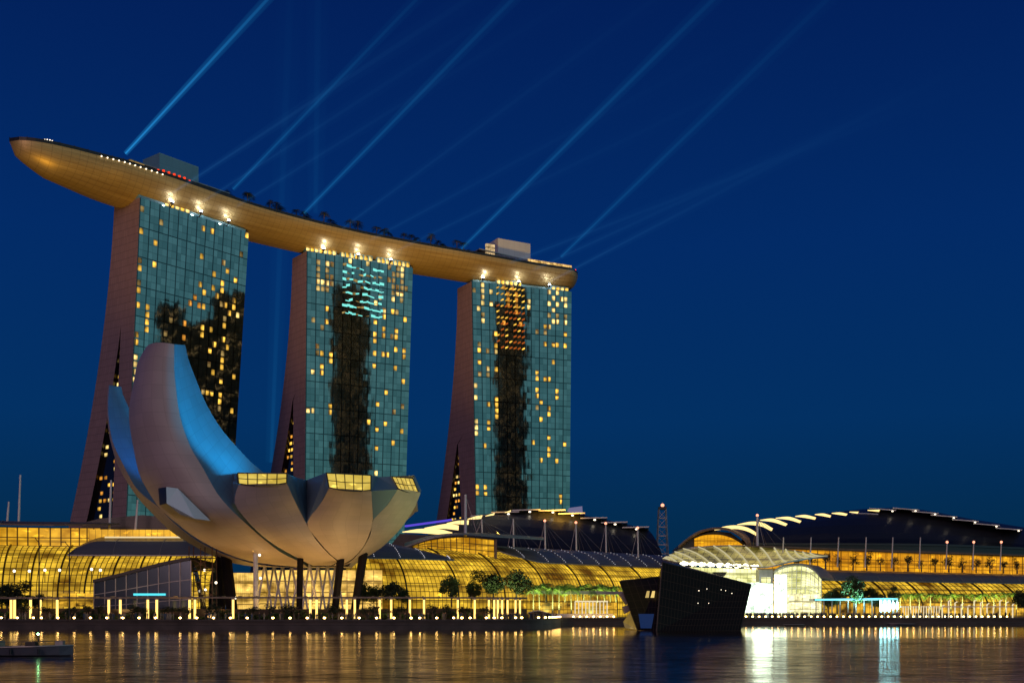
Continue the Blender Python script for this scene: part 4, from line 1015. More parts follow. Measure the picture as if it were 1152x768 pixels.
b = MB(); b.slab(loft(SE([(455,616,368),(486,605.5,367),(520,601.5,368),(556,604,371),(612,607,380)]), SE([(455,612,392),(486,603.5,392),(520,600.5,392),(556,601.5,394),(612,605.5,398)]), 20, 3), .5); b.build('arched_roof', M['canopy'], mm)
b = MB(); b.prism([(556.5,606),(559,606),(559,628),(556.5,628)], 374, 2); b.build('pillar', M['brownroof'], mm)

b = MB(); b.prism([(597,663.5),(745,665.5),(745,668.5),(597,667.5)], 352, 3); b.build('terrace_edge', M['canopy'], mm)
# right mall
mr = empty('shopping_mall', (PX(1010,395).x, 395, GZ), 'right-hand shopping mall, low golden glass front with a slate canopy, right of the event hall', 'shopping mall')
pth = path_pts([(868,374),(920,381),(1010,399),(1152,430),(1240,452)], 120)
G = sweep(pth, profile(.74, 11)); b = MB(); b.grid(G, 0, (119,10)); b.build('glass_vault', M['mall'], mr)
bars(G, .12, .10, 2, 1, parent=mr); ribs(G, 12, .3, M['mull'], mr)
canopy(path_pts([(872,374),(920,381),(1010,399),(1152,430),(1240,452)], 80), [(6.0,14.6),(7.5,16.2),(10,17.4),(15,18.3)], .4, mr, 'canopy', (.04,0), 5)
G2 = sweep(path_pts([(868,384),(920,391),(1010,409),(1152,440),(1240,460)], 90), [(16,18.0),(16,21.5),(16,26.0)]); b = MB(); b.grid(G2, 0, (45,3)); b.build('upper_gallery_glass', M['expo'], mr)
bars(G2, .10, .08, 3, 1, parent=mr)
b = MB(); b.slab(sweep(path_pts([(868,384),(920,391),(1010,409),(1152,440),(1240,460)], 40), [(12,26.2),(18,26.6)]), .5); b.build('gallery_roof', M['brownroof'], mr)
G4 = sweep(path_pts([(930,371),(1010,380),(1152,402),(1200,412)], 60), [(0,GZ+.1),(0,7.0)]); b = MB(); b.grid(G4, 0, (59,1)); b.build('shopfront', M['shop'], mr)

# ------------------------------------------------------------------ convention halls with stepped roofs
h1 = empty('convention_hall', (PX(620,470).x, 470, GZ), 'dark convention hall with stepped fins, in front of the right tower', 'convention hall')
b = MB()
eave = SE([(478,612,430),(520,612,432),(580,618,436),(640,624,442),(700,627,450),(746,629,456)])
ridge = SE([(500,594,480),(530,584,482),(575,577,484),(625,576,486),(680,586,488),(722,596,490)])
b.slab(loft(eave, ridge, 30, 7, 3.5, (0,0,1)), .8); 
b.grid(loft(ridge, [p+Vector((0,40,-20)) for p in ridge], 30, 2), 0)
b.grid(loft([p+Vector((0,.5,-.1)) for p in eave], [Vector((p.x,p.y,GZ)) for p in eave], 30, 2), 0)
b.build('roof', M['roofdark'], h1)
st = [(545,579.5),(568,575.5),(592,573),(618,573.6),(640,577),(665,582),(688,587),(712,592.5)]
for i, (x, y) in enumerate(st):
    b = MB(); w0, w1_ = (26,16) if i < 3 else (20,18)
    b.slab(loft(SE([(x-w0*.6,y+1.2,470),(x+w1_,y+.4,468)]), SE([(x-w0*.6,y+1.6,505),(x+w1_,y+.8,505)]), 4, 3), .45); b.build('roof_fin', M['white'], h1)
    b = MB(); b.prism([(x-w0*.6,y+2),(x+w1_,y+1.2),(x+w1_-2,y+14),(x-w0*.6+2,y+14)], 484, 8); b.build('clerestory_wall', M['dark'], h1)
    if i < 8:
        b = MB(); b.ball(S(x+4,y+2.4,469), .55, 8, 5, sz=.6); b.build('fin_lamp', M['rimw'], h1)
    b = MB()
    for q in (0,1): b.mark(); b.bar(S(x-6+q*12,y+3,474), S(x-1+q*2,y+22,462), .22, n=5)
    b.each('brace', M['steel'], h1)
fins = [([(452.5,597.8),(467.8,595),(482,594.2),(495.5,595),(508.8,598.5)], [(452.5,598.4),(472,599),(488.6,600.4),(500,601.2),(508.5,601.4)]),
        ([(477.5,593.4),(498,589.4),(507,589),(516,590.8)], [(477.5,594),(498,594.2),(507,595),(515.8,596)]),
        ([(502.5,588),(515,585.4),(527.5,584.8)], [(502.5,588.6),(515,589.2),(527,589.8)]),
        ([(526,583.2),(535,580.4),(542.8,579.2)], [(526,583.8),(535,583.6),(541.5,583)]),
        ([(546,579.9),(556.7,576.4)], [(546,580.4),(555.7,579)]), ([(567.8,576),(575,573.4)], [(567.8,576.5),(574.4,575.4)])]
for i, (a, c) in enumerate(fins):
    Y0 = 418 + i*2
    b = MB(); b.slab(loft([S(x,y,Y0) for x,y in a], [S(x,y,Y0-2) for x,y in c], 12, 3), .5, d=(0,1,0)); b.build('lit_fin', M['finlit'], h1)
b = MB(); b.bar(S(456,591.5,455), S(508,584.4,470), .45, n=5); b.build('light_strip', M['violet'], h1)
b = MB(); b.prism([(450,600),(505,603),(520,604),(520,612),(456,616),(440,612)], 466, 6); b.build('side_wall', M['dark'], h1)
h1b = MB(); h1b.prism([(640,571),(655,569),(656,583),(641,583)], 520, 14); h1b.build('roof_turret', emit('pale_turret_light', (.45,.42,.75), .35), h1)

h2 = empty('convention_hall', (PX(1000,470).x, 470, GZ), 'long dark exhibition hall with stepped lit fins, right of the event hall', 'convention hall')
eave = SE([(836,612,425),(880,613,428),(960,613,436),(1060,614,450),(1160,618,466),(1230,622,476)])
ridge = SE([(838,597,470),(880,590,474),(930,580,478),(980,574,482),(1030,574.5,486),(1090,586.5,492),(1150,598,500),(1230,616,508)])
b = MB(); b.slab(loft(eave, ridge, 36, 8, 4.0, (0,0,1)), .8)
b.grid(loft(ridge, [p+Vector((0,40,-20)) for p in ridge], 30, 2), 0)
b.grid(loft([p+Vector((0,.5,-.1)) for p in eave], [Vector((p.x,p.y,GZ)) for p in eave], 30, 2), 0)
b.build('roof', M['roofdark'], h2)
fins2 = [([(804,595),(816,591.6),(828.5,590.6),(842,593.5),(853,600)], [(804,596),(818,595),(830,594.6),(842,597.5),(851.5,602.5)]),
  ([(829.6,589.4),(845,586.4),(858,587.6),(869.5,594)], [(829.6,590),(845,590),(858,592),(868,597)]),
  ([(855,584.4),(870,583),(886,588.8)], [(855,585),(870,586.8),(884,591.2)]),
  ([(873,582),(888,581),(901.6,585.5)], [(873,582.6),(888,584.4),(900,587.8)]),
  ([(895,580),(906,578.8),(918,581.6)], [(895,580.6),(906,582),(917,584)]),
  ([(917,578),(926,577.2),(935,579.5)], [(917,578.6),(926,580),(934,581.6)]),
  ([(936,576.6),(945,576),(953.6,577.6)], [(936,577.2),(945,578.6),(952,579.6)]),
  ([(956,575.2),(966,575.2)], [(956,575.8),(965,577.2)]), ([(976.5,573.2),(990,573)], [(976.5,573.9),(989,575.2)])]
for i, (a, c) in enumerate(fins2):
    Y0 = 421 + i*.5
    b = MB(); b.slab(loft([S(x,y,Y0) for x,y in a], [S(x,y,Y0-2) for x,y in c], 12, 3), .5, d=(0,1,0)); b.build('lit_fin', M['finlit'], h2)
for i, (x, y) in enumerate([(860,592),(880,590),(905,586.5),(925,583),(950,580),(972,577.5),(1000,573.5),(1026,573.2),(1048,577),(1069,581),(1093,586),(1117,590.6),(1142,595.6)]):
    lx, rx = (14,16) if i < 6 else (22,8)
    b = MB(); b.slab(loft(SE([(x-lx,y+(0 if i<6 else -1.6),462),(x+rx,y+(1 if i<6 else .8),462)]), SE([(x-lx,y+.3-(0 if i<6 else 1.6),500),(x+rx,y+1.2,500)]), 4, 3), .4); b.build('roof_fin', M['white'], h2)
    if i > 5: 
        b = MB(); b.ball(S(x+4,y+1.2,461), .42, 8, 5, sz=.6); b.build('fin_lamp', M['rimw'], h2)
        b = MB(); b.prism([(x-lx+1,y-1),(x+rx-3,y+1),(x+rx-3,y+9),(x-lx+1,y+9)], 480, 10); b.build('clerestory_wall', M['dark'], h2)
# front arch with amber window
b = MB(); arc = [(763,616),(773,607.6),(784,600.4),(794,597),(804,595.4),(814,595.8),(822,597.6),(830,602),(838,609),(840,613)]
b.slab(loft([S(x,y,415) for x,y in arc], [S(x+16,y-1,452) for x,y in arc], 20, 3), .8); b.build('arched_roof', M['brownroof'], h2)
win = [(781,614),(781,605.5),(790,602),(800,600.8),(812,601.4),(822,604.4),(830,608.6),(836,613)]
b = MB(); b.grid(loft([S(x,y,420) for x,y in win[1:]], [S(x,614,420) for x,y in win[1:]], 16, 3), 0, (15,3)); b.build('arch_window', M['expo'], h2)
b = MB(); b.prism([(764,616.5),(773,608.6),(784,601.6),(804,597),(822,599),(838,611),(838,616)], 421, 20); b.build('arch_wall', M['dark'], h2)

# ------------------------------------------------------------------ event hall
eh = empty('event_hall', (PX(850,385).x, 385, GZ), 'brilliantly lit event hall with a fan-shaped glass canopy, right behind the dark pavilion', 'event hall')
A = SE([(746,629.5,376),(764,633.5,368),(800,636,362),(853,638.5,356),(868,637.5,354),(884,633.5,355),(905,629.5,358),(931,626.5,362)])
B = SE([(750,627,392),(766,618.5,402),(790,615.5,402),(817.5,614.2,402),(845,614.6,402),(873,617,398),(900,621,386),(931,625.5,366)])
gl = loft(A, B, 31, 6, 0)
b = MB(); b.grid(gl, 0, (30,5)); b.build('fan_canopy', lit_glass('canopy_glass_lit', (.03,.025,.004), (.62,.50,.10), .8, 1, 1, .07), eh)  # light from beneath is put into the canopy's own glow
bb_ = MB()
for i in range(0, 31, 2):
    bb_.mark(); i2 = max(0, i-5)
    for j in range(5):
        a_ = gl[max(0, i-j)][j]; c_ = gl[max(0, i-j-1)][j+1]; bb_.bar(a_+Vector((0,0,.35)), c_+Vector((0,0,.35)), .26, n=4)
bb_.each('canopy_rib', emit('lit_canopy_rib', (1.0,.88,.50), .55), eh)  # rib glow stands for light falling from below
b = MB()
for j in (0,5):
    b.mark()
    for i in range(30): b.bar(gl[i][j]+Vector((0,0,.2)), gl[i+1][j]+Vector((0,0,.2)), .3, n=4)
b.each('edge_beam', M['steel'], eh)
for i in range(27):
    px = 766 + i*3.3; py = 633.2+ (px-764)*.045
    b = MB(); b.ball(S(px, py+.5*math.sin(i*3.1), 358+ (i*7%5)), .35+.22*((i*5) % 3), 7, 5); b.build('soffit_lamp', emit('soffit_lamp', (1,.93,.55), 4.0) if i == 0 else bpy.data.materials['soffit_lamp'], eh)
b = MB(); b.quad(S(772,637.5,378), S(853,640,378), S(853,693,378), S(772,693,378), 0, ((0,10),(20,10),(20,0),(0,0))); b.build('glass_front', M['hallglass'], eh)
b = MB(); b.prism([(854,640),(869.5,640),(869.5,694),(854,694)], 360, 5); b.build('pylon', M['steel'], eh)
b = MB(); b.prism([(856.5,649),(867,649),(867,655),(856.5,655)], 359.9, .3); b.build('sign_window', M['hallglass'], eh)
aw = [(871,645),(876,641),(884,638),(894,636.4),(904,636.6),(912,639.5),(919,645),(924,651)]
b = MB(); b.grid(loft([S(x,y,366) for x,y in aw], [S(x,693,366) for x,y in aw], 14, 12), 0, (13,11)); b.build('arched_glass_front', M['hallglass'], eh)
ga_ = loft([S(x,y,365.7) for x,y in aw], [S(x,693,365.7) for x,y in aw], 12, 10); bars(ga_, .12, .10, 1, 1, M['white'], 'mullion', eh)
b = MB(); b.slab(loft([S(x-1,y-1,363) for x,y in aw], [S(x+14,y+1,386) for x,y in aw], 14, 3), .6); b.build('barrel_roof', M['steel'], eh)
light('stage_flood', 'POINT', PX(858,346,9), 5000, (.75,1.0,.78), shadow_soft_size=3)
for (x0,y0,x1,y1,Yk) in ((839,655,854.5,689,352),(855.5,656,869.5,689,357),(871.5,646,885,689,361)):  # screens enlarged so their glow takes in the bloom
    b = MB(); b.prism([(x0,y0),(x1,y0),(x1,y1),(x0,y1)], Yk, .6); b.build('floodlight_screen_with_bloom', M['blaze'], eh)
    b = MB(); b.mark(); b.bar(S(x0,y1,Yk+.8), PX(x0,Yk+.8,GZ), .15); b.mark(); b.bar(S(x1,y1,Yk+.8), PX(x1,Yk+.8,GZ), .15); b.each('screen_post', M['dark'], eh)
b = MB(); b.prism([(888,668),(922,668),(922,688),(888,688)], 363, .5); b.build('shopfront', lit_glass('white_shop', (.5,.45,.2), (2.2,2.0,1.1), 1.0, 1, 1, .5), eh)
b = MB(); b.prism([(802,643),(818,643),(815,648),(804,648)], 372, 2); b.build('hanging_screen', M['dark'], eh)

# cyan lit stage arcade, right
ca = empty('stage_arcade', (PX(960,352).x, 352, GZ), 'cyan-lit open arcade with a glowing strip roof, below the round trees on the right', 'arcade')
b = MB(); b.prism([(915,672.8),(1000,671.8),(1012,672.4),(1012,674.6),(915,675.4)], 350, 5); b.build('strip_roof', M['steel'], ca)
b = MB(); b.prism([(917,673.4),(1001,672.4),(1010,672.8),(1010,674.0),(917,674.9)], 349.8, .1); b.build('glow_strip', M['cyan'], ca)
for k in range(5):
    px = 991+4.6*k; b = MB(); b.bar(PX(px,349,GZ), S(px,674,349), .28); o = b.build('lamp_post', M['white'], ca)
    b = MB(); b.box(S(px,681,348.6), (.5,.3,3.2 if k < 3 else 2.0)); b.build('lamp_tube', M['cyanhot'], o)
for k in range(9):
    px = 918+9*k; b = MB(); b.bar(PX(px,351,GZ), S(px,674,351), .18); b.build('post', M['steel'], ca)

light('cyan_flood', 'SPOT', PX(975,345,3.2), 5000, (.2,.85,1.0), PX(960,353,16), spot_size=R(120), spot_blend=.8, shadow_soft_size=.6)
# white posts and frames on the right promenade; light on them is emission
wf = empty('lit_arcade', (PX(1075,350).x, 350, GZ), 'row of white lit posts and frames along the far right promenade', 'arcade')
for k in range(15):
    px = 1016+2.9*k
    b = MB(); b.bar(PX(px,347,GZ), PX(px,347,GZ+3.6), .13); b.build('lit_post', emit('white_post_glow', (1,.84,.52), .9) if k == 0 else bpy.data.materials['white_post_glow'], wf)
for k in range(12):
    px = 1060+7.2*k; h = 3.6+1.0*((k*3) % 4)/2
    b = MB(); b.bar(PX(px,350,GZ), PX(px,350,GZ+h), .20); b.bar(PX(px,350,GZ+h), PX(px+2.5,350,GZ+h+.3), .16); b.build('lit_post', bpy.data.materials['white_post_glow'], wf)
b = MB(); b.box(PX(1095,349,GZ+3.4), (44,.3,.3)); b.build('rail', M['white'], wf)

# ------------------------------------------------------------------ dark crystal pavilion on the water
lv = empty('crystal_pavilion', (PX(770,250).x, 250, 0), 'dark faceted glass pavilion standing in the water at the right of centre', 'pavilion')
a0, a1, a2, a3 = S(697,653.5,262), S(743,648,250), S(738.5,709.5,246), S(717,708.5,250)
c0, c1, c2, c3 = S(745,632,246), S(845,657,252), S(833,709,248), S(738.5,709.8,246)
bk0, bk1, bk2, bk3 = S(762,634,272), S(838,655,274), S(826,705,266), S(728,705,262)
b = MB()
b.quad(a3, a2, a1, a0, 0, ((0,0),(6,0),(6,7),(0,7)))
b.build('wing', M['lv'], lv)
b = MB(); b.quad(c3, c2, c1, c0, 0, ((0,0),(28,0),(28,8),(0,8))); b.quad(c2, bk2, bk1, c1, 0, ((0,0),(6,0),(6,7),(0,7))); b.face([c0, c1, bk1, bk0]); b.quad(bk2, bk3, bk0, bk1, 0, ((0,0),(20,0),(20,8),(0,8)))
b.face([c0, bk0, bk3, c3]); b.face([a0, a1, S(743,648,262), S(700,652,275)]); b.quad(bk3, a3, a0, S(700,652,275)); b.build('main_body', M['lv'], lv)
b = MB(); b.bar(c0, c1, .16, n=4); b.bar(c1, c2, .14, n=4); b.bar(c0, c3, .16, n=4); b.bar(a0, a1, .12, n=4); b.bar(a0, a3, .12, n=4)
b.build('edge_frame', mat('pavilion_edge', (.035,.028,.025), .4, .5), lv)
fr = Vector((0,-.25,0))
for x0 in (724.5, 730.5):
    b = MB(); b.face([p+Vector((0,-2.2,0)) for p in SE([(x0+2,664.5,252),(x0+5,664.5,251.5),(x0+4,672,251),(x0,672,251.5)])]); b.build('lit_pane', M['win'][1], lv)
b = MB(); b.face([p+Vector((0,-3.0,0)) for p in SE([(716.5,690,252.5),(734,690,251),(731,706,250),(719,706,251.5)])]); b.build('blue_panel', mat('blue_glass_panel', (.03,.07,.19), .3, em=(.02,.06,.2), es=.25), lv)
b = MB(); b.face(SE([(701,699,266),(709,688,263),(717.5,708,254),(703,706,262)])); b.build('lit_side_glass', lit_glass('pavilion_side', (.35,.22,.05), (.8,.52,.15), .8, 3, 3, .4), lv)
b = MB(); b.mark(); b.prism([(697,668),(702,665),(710,676),(705,680)], 266, 3); b.mark(); b.prism([(701,682),(711,679),(712,685),(703,690)], 266, 3); b.each('entrance_canopy', M['steel'], lv)
rr = random.Random(11)
for (x, y) in ((811,663),(795,662),(786,664),(816,664),(797,678),(812,679),(817,679),(785,678),(823,667)):
    t_ = (x-740)/100; p = S(x, y, 246+6*t_) + Vector((0,-.35,0)); b = MB(); b.ball(p, rr.uniform(.05,.11), 6, 4); b.build('point_lamp', M['rimw'], lv)
tag(lv.children[0], 'lower left wing with two lit panes')

# glass entrance pavilion, left of the museum
gp = empty('glass_pavilion', (PX(160,285).x, 285, GZ), 'wedge-shaped dark blue glass pavilion left under the museum', 'pavilion')
A = SE([(106,655,280),(130,649.5,280),(160,641.5,280),(190,634,280),(215,629.5,280)]); Bq = [Vector((p.x,p.y,GZ)) for p in A]
b = MB(); b.grid(loft(A, Bq, 16, 4), 0, (15,3)); Rt = SE([(215,629.5,280),(222,640,284)]); b.grid(loft(Rt, [Vector((p.x+3,p.y,GZ)) for p in Rt], 4, 3), 0, (3,3))
gm = mat('blue_grey_glass', (.05,.07,.10), .12, .6, bump=(.5,.1)); b.build('glazing', gm, gp)
gl = loft(A, Bq, 10, 4); bars(gl, .14, .12, 1, 1, M['steel'], 'frame', gp)
b = MB(); b.slab(loft([p+Vector((0,-1,0)) for p in A], [p+Vector((3,16,-1)) for p in A], 8, 3), .7); b.build('roof', M['dark'], gp)
b = MB(); b.prism([(150,667),(186,667),(186,669.5),(150,669.5)], 279.5, .3); b.build('cyan_strip', emit('cyan_interior', (.1,.75,.85), 1.2), gp)

# scaffold stair tower next to it
sc_ = empty('scaffold_tower', (PX(228,284).x, 284, GZ), 'rust-brown scaffold stair tower right of the glass pavilion under the bowl', 'scaffold')
b = MB(); x0, x1 = PX(214,282).x, PX(240,282).x; z1 = 20
for x in (x0, (x0+x1)/2, x1):
    for y in (281, 285): b.bar((x,y,GZ), (x,y,z1), .14, n=5)
z = GZ+3
while z < z1:
    for y in (281,285): b.bar((x0,y,z), (x1,y,z), .10, n=4)
    b.bar((x0,281,z), (x1,281,z-3), .08, n=4); b.bar((x0,281,z-3),(x1,281,z), .08, n=4); z += 3
b.build('frame', mat('rusty_steel', (.16,.08,.04), .6, .2, noise=(1,.4)), sc_)
b = MB()
for k in range(5): b.mark(); b.box(((x0+x1)/2, 283, GZ+3+3*k), (x1-x0, 3.6, .12))
b.each('platform', M['dark'], sc_)

# ------------------------------------------------------------------ pergola with uplit columns along the museum quay; uplight is in their emission
pg = empty('pergola', (PX(300,267).x, 267, GZ), 'long low pergola on the promenade below the museum, carried by uplit columns', 'pergola')
path = [Vector((x, y+8.5, 0)) for x, y in sh if -60 < 576+F*x/y < 596 and y < 276]
b = MB()
segs = [i for i in range(len(path)-1)]
for i in segs:
    for off in (0, 2.2):
        p = path[i]+Vector((0,off,7.35)); q = path[i+1]+Vector((0,off,7.35)); b.bar(p, q, .26, n=4)
    if i % 2 == 0: b.bar(path[i]+Vector((0,-.6,7.65)), path[i]+Vector((0,2.8,7.65)), .10, n=4)
b.build('beam', mat('pergola_timber', (.22,.17,.13), .6, noise=(.8,.3)), pg)
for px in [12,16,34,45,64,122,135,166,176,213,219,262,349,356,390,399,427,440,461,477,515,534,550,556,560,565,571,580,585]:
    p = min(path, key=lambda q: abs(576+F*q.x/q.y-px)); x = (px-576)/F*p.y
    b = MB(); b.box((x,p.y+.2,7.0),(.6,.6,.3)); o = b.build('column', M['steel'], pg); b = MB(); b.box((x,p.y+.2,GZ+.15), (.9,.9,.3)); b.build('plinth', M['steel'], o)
    b = MB(); b.box((x,p.y+.2,(GZ+.3+6.85)/2), (.42,.42,6.85-GZ-.3)); b.build('glow_shaft', M['colglow'], o)

# people on the right promenade and terrace: too many and too far to count
b = MB(); rr = random.Random(3)
def figure(b, x, y, z, h, m):
    a = rr.uniform(0,3.1); ca, sa = math.cos(a)*.1, math.sin(a)*.1
    for s_ in (-1,1): b.bar((x+s_*ca, y+s_*sa, z), (x+s_*ca*.9, y+s_*sa*.9, z+h*.48), .07, .10, 5, m)
    b.bar((x,y,z+h*.45), (x,y,z+h*.82), .15, .21, 6, m)
    for s_ in (-1,1): b.bar((x+s_*ca*2.2,y+s_*sa*2.2,z+h*.80), (x+s_*ca*2.8,y+s_*sa*2.8+rr.uniform(-.1,.1),z+h*.45), .055,.045, 5, m)
    b.bar((x,y,z+h*.82), (x,y,z+h*.88), .06, .06, 5, 2); b.ball((x,y,z+h*.935), .11, 7, 5, 2)
for k in range(230):
    px = rr.choice((rr.uniform(838,930), rr.uniform(838,1010), rr.uniform(930,1140))); Y = rr.uniform(338.5,347)
    x = (px-576)/F*Y; figure(b, x, Y, GZ+.02, rr.uniform(1.5,1.82), rr.choice((0,0,0,1,3)))
for k in range(60):
    px = rr.uniform(560,626); Y = rr.uniform(268,275) if px < 596 else rr.uniform(296,318); x = (px-576)/F*Y
    if Y > shore_y(x)+1.2: figure(b, x, Y, GZ+.02, rr.uniform(1.5,1.8), rr.choice((0,0,1,3)))
for k in range(120):
    px = rr.uniform(2,585); p = min(sh[:190], key=lambda q: abs(576+F*q[0]/q[1]-px)); x = p[0]+rr.uniform(-1,1)
    figure(b, x, p[1]+rr.uniform(1.6,6.5), GZ+.02, rr.uniform(1.5,1.82), rr.choice((0,0,1,1,3)))
tag(b.build('crowd', M['cloth']), 'crowd of standing people along the quay', 'crowd', kind='stuff')

# ------------------------------------------------------------------ plants
def leafball(b, c, rx, rz, n, sz, r_, mi=0, flat=.0):
    c = Vector(c)
    lumps = [(c+Vector((r_.gauss(0,.45)*rx, r_.gauss(0,.45)*rx, r_.gauss(0,.38)*rz)), r_.uniform(.32,.55)) for _ in range(9)]
    for _ in range(n):
        lc, lr = r_.choice(lumps)
        d = Vector((r_.gauss(0,1), r_.gauss(0,1), r_.gauss(0,1))).normalized() * (r_.random()**.4)
        p = lc + Vector((d.x*rx*lr, d.y*rx*lr, d.z*rz*lr)); s_ = sz*r_.uniform(.6,1.3)
        u = Vector((r_.gauss(0,1), r_.gauss(0,1), r_.gauss(0,.6))).normalized()*s_; v = u.orthogonal().normalized()*s_*.6
        b.quad(p-u*.5, p-v*.5, p+u*.5, p+v*.5, mi)
def tree_proto(name, h, rx, n, sz, lm, seed):
    r_ = random.Random(seed); root = empty(name, (0,0,0))
    b = MB(); b.bar((0,0,0), (0,.1,h*.5), .30, .18, 7)
    for k in range(5):
        a = k*1.3; b.bar((0,.1,h*.36+k*.25), (math.cos(a)*rx*.55, math.sin(a)*rx*.55, h*.62+k*.3), .13, .05, 5)
    b.build('trunk', M['trunk'], root)
    b = MB(); leafball(b, (0,0,h*.68), rx, h*.36, n, sz, r_); b.build('crown', lm, root)
    return root
def palm_proto(h, seed, tm, lm, fr=13, fl=3.2):
    r_ = random.Random(seed); root = empty('palm_tree', (0,0,0))
    b = MB(); px_ = 0
    for k in range(5):
        b.bar((px_,0,h*k/5), (px_+.06,0,h*(k+1)/5), .22-.02*k, .20-.02*k, 8); px_ += .06
    b.build('trunk', tm, root)
    b = MB()
    for k in range(fr):
        a = 2*math.pi*k/fr + r_.uniform(-.2,.2); el = r_.uniform(.1,1.15); L = fl*r_.uniform(.8,1.1); pts = []
        for i in range(8):
            t = i/7; rad = L*t*math.cos(el*(1-t*.5)); z = h + L*t*math.sin(el) - 1.5*t*t*L*.55
            pts.append(Vector((px_+math.cos(a)*rad, math.sin(a)*rad, z)))
        side = Vector((-math.sin(a), math.cos(a), 0))
        for i in range(7):
            for sgn in (-1,1):
                for q in (0,.5):
                    p = pts[i].lerp(pts[i+1], q); w_ = 1.0*math.sin(math.pi*min(1,(i+q+.7)/8))+.1
                    tip = p + side*sgn*w_ + (pts[i+1]-pts[i])*.7 + Vector((0,0,-.32*w_)); e = (pts[i+1]-pts[i])*.33
                    b.face([p, p+e, tip])
    b.build('fronds', lm, root)
    return root
PROTO = dict(round=[tree_proto('broadleaf_tree', 9.5, 4.0, 2600, .62, M['leaf'], s_) for s_ in (21,22,23)],
             dark=[tree_proto('broadleaf_tree', 9.5, 4.2, 2600, .62, M['leafd'], s_) for s_ in (31,32)],
             palm=[palm_proto(8.2, s_, M['palmtrunk'], M['palmleaf'], 18, 3.2) for s_ in (41,42,43)],
             dpalm=[palm_proto(4.6, s_, M['trunk'], M['leafd'], 11, 2.3) for s_ in (51,52)],
             bonsai=[tree_proto('clipped_tree', 5.4, 1.9, 380, .42, M['leafd'], s_) for s_ in (61,62,63)],
             shrub=[tree_proto('shrub', 3.0, 1.8, 380, .34, M['leafd'], s_) for s_ in (71,72)])
usedp = set(); pr = random.Random(99)
def plant(kind, loc, scale, label, cat, group):
    k = pr.randrange(len(PROTO[kind])); p = PROTO[kind][k]
    if p.name not in usedp: usedp.add(p.name); o = p
    else:
        o = p.copy(); COL.objects.link(o)
        for ch in list(p.children): c = ch.copy(); COL.objects.link(c); c.parent = o
    o.location = loc; o.scale = (scale*pr.uniform(.9,1.1), scale*pr.uniform(.9,1.1), scale); o.rotation_euler = (0,0,pr.uniform(0,6.28))
    tag(o, label, cat, group); return o
ORD = ['first','second','third','fourth','fifth','sixth','seventh','eighth','ninth','tenth','eleventh','twelfth','thirteenth','fourteenth','fifteenth','sixteenth','seventeenth','eighteenth','nineteenth','twentieth'] + ['twenty-'+q for q in ('first','second','third','fourth','fifth','sixth','seventh','eighth','ninth')]
# palms lit from the ground between terrace and pavilion
for k in range(14):
    px = 600+7.2*k; plant('palm', PX(px, 343+k*1.2+4*(k%3), GZ), 1.06+.07*(k%3), f'{ORD[k]} palm from the left in the lit palm row right of the museum terrace', 'palm tree', 'palms right of the terrace')
    q = PX(px, 343+k*1.2+4*(k%3)-2.6, GZ+.5); light('palm_uplight', 'SPOT', q, 6500, (.80,1,.28), q+Vector((0,2.2,9)), spot_size=R(80), spot_blend=.7, shadow_soft_size=.3)
for i, (px, Y, sc, lb) in enumerate(((508,292,.95,'rounded tree on the terrace, left of the two large dark trees'),(530,296,.8,'small tree on the terrace beside the two large dark trees'),(555,292,1.12,'large dark tree on the terrace, left one of the pair'),(581,290,1.10,'large dark tree on the terrace, right one of the pair'),(408,300,.95,'tree just right of the leaning museum columns'),(424,304,.85,'loose tree between the museum columns and the round bush'),(440,300,1.0,'broad tree in front of the lit middle mall, near the museum'),(452,305,.8,'low tree right of the broad tree near the museum'))):
    plant('round' if i not in (2,3,6) else 'dark', PX(px,Y,GZ+ (3.0 if i < 4 else 2.4)), sc*(.84 if i < 4 else .74), lb, 'tree', 'trees on the museum terrace')
for i, (px, Y, sc) in enumerate(((932,352,.62),(942,354,.72),(961,352,1.02),(973,356,.72),(984,356,.62),(1004,357,.62),(1012,358,.64),(1024,358,.62),(1034,356,.66),(1046,360,.66),(1058,360,.62),(1070,358,.7),(1083,360,.64),(1095,360,.66),(1106,358,.6),(1118,360,.74),(1131,362,.8),(1143,360,.8))):
    plant('round' if i < 6 else 'palm', PX(px,Y,GZ+(1.2 if i < 6 else 0)), sc*1.12 if i < 6 else .86+.2*(sc-.6), f'{ORD[i]} tree from the left on the right-hand promenade' + (', the tallest and roundest' if i == 2 else ''), 'tree', 'trees on the right promenade')
    if i >= 6: q = PX(px, Y-2.6, GZ+.5); light('palm_uplight', 'SPOT', q, 6500, (.80,1,.28), q+Vector((0,2.2,8)), spot_size=R(80), spot_blend=.7, shadow_soft_size=.3)
for k in range(17):
    px = 898+15.4*k; Y = 392+k*3.1
    plant('bonsai', PX(px, Y, 18.6), .92+.1*((k*7)%3), f'{ORD[k]} small clipped tree from the left before the amber gallery of the right mall', 'tree', 'small trees on the gallery terrace')
for k, px in enumerate((595,614,630,648,664,681,700,714)):
    plant('bonsai', PX(px, 420+k*4, 20.0), .85, f'{ORD[k]} small dark tree from the left on the roof terrace of the middle mall', 'tree', 'small trees on the middle roof terrace')
dp = list(range(29))
for k in dp:
    sx = s(262) + (s(536)-s(262))*k/28; p, _ = dk(sx, (.62,.3,.75)[k%3], 0)
    plant('dpalm', p, 1.15+.14*(k%4), f'{ORD[k]} dark palm from the left along the roof deck garden', 'palm tree', 'palms on the roof deck')
